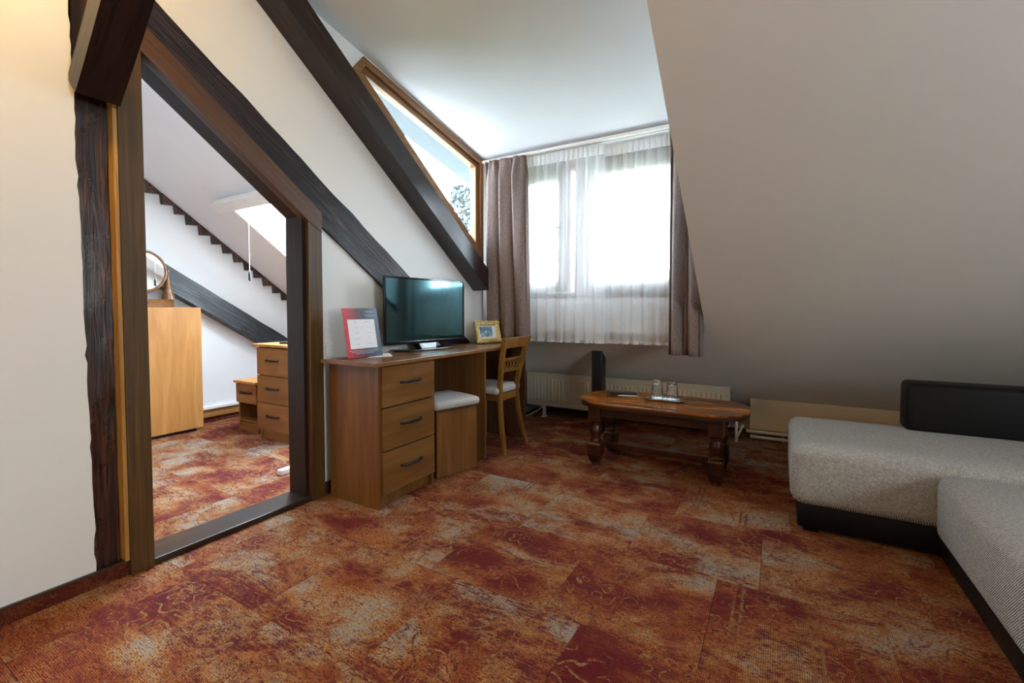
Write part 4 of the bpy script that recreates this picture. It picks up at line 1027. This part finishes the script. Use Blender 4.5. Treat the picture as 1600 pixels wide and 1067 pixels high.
ns_ = thing('nightstand', 'low alder bedside unit with one drawer and open niche beside the chest', 'nightstand', (-3.84, 2.33, 0))
drawer_unit(ns_, -3.985, -3.70, 2.155, 2.48, .432, ((.245, .404),), None, .015, .085)
rb = thing('remote_control', 'dark remote control on the drawer chest beyond the doorway', 'remote', (-3.33, 2.22, .76), R(20))
build('case', MB().rbox(-.08, .08, -.022, .022, 0, .016, .004, 2), M['plastic_b'], rb, world=False)
build('buttons', MB().box(-.05, .05, -.014, .014, .016, .0175), plain('dark_grey_keys', (.07, .07, .08), .5), rb, world=False)
fb = lambda y: 1.415 - .63 * (y - 1.809)
mb = MB(); hewn(mb, lambda t: (1.2 + 2.0 * t, fb(1.2 + 2.0 * t) - .205), lambda t: (1.2 + 2.0 * t, fb(1.2 + 2.0 * t)), XF - .002, -4.37, 50, .004, 22.0)
solo('timber_beam', mb, M['bluebeam'], 'black weathered beam crossing the far wall of the room beyond the doorway', 'beam', smooth=50)
tr1 = thing('trim_1', 'dark stepped timber trim where the bedroom ceiling meets the far wall', 'trim', (XF, 2.3, 1.5), kind='structure')
y = 1.45
rr = random.Random(9)
while y < 3.1:
    wd_ = .098 + rr.uniform(-.012, .012)
    build('timber_tooth', MB().prism([[(y, zroof(y)), (y + wd_ * .97, zroof(y + wd_)), (y + wd_ * .97, zroof(y + wd_) - .012), (y + rr.uniform(.006, .014), zroof(y + wd_) - .018)]], yz(XF), (.05, 0, 0)), M['post'], tr1)
    y += wd_
bf = thing('baseboard_far', 'layered skirting with white pipe cover, pine boards and carpet strip beyond the doorway', 'baseboard', (XF, 2.2, 0), kind='structure')
build('carpet_strip', MB().box(XF, XF + .012, 2.015, YK, 0, .052), M['carpet_skirt'], bf)
build('pine_board', MB().box(XF, XF + .030, 2.015, YK, .052, .085), M['orange'], bf, bevel=.002)
build('pine_rail', MB().box(XF, XF + .014, 2.015, YK, .085, .122), M['orange'], bf, bevel=.002)
build('pipe_cover', MB().box(XF, XF + .034, 2.015, YK, .122, .150), M['trimw'], bf, bevel=.004)
ps = thing('power_strip', 'white plastic power strip on the carpet just beyond the threshold', 'power strip', (-2.66, 1.76, 0))
build('body', MB().rbox(-2.685, -2.640, 1.685, 1.90, 0, .034, .006, 2), M['white'], ps)
build('cable', MB().tube([(-2.66, 1.90, .012), (-2.64, 2.0, .006), (-2.56, 2.1, .006), (-2.40, 2.16, .006)], .004, 6), M['white'], ps)

# ------------------------------------------------------------------ warm lamp hanging behind the viewer
LX, LY, LZ = -1.80, .05, 2.56
lamp = thing('pendant_lamp', 'warm glowing glass pendant lamp hanging behind the viewer', 'lamp', (LX, LY, ZC))
build('cord', MB().tube([(LX, LY, ZC), (LX, LY, LZ + .08)], .004, 6), M['plastic_b'], lamp)
build('canopy', MB().lathe([(.045, 0), (.04, -.02), (.01, -.03)][::-1], (LX, LY, ZC), 16), M['white'], lamp, smooth=40)
t = NT('lamp_globe'); e = t.n('Emission'); e.inputs[0].default_value = (1, .60, .16, 1); e.inputs[1].default_value = 64.0
t.l(e.outputs[0], t.out.inputs[0])
build('globe', MB().lathe([(.09 * math.sin(a * math.pi / 12) + .0005, -.09 * math.cos(a * math.pi / 12)) for a in range(13)], (LX, LY, LZ), 24), t.m, lamp, smooth=True)
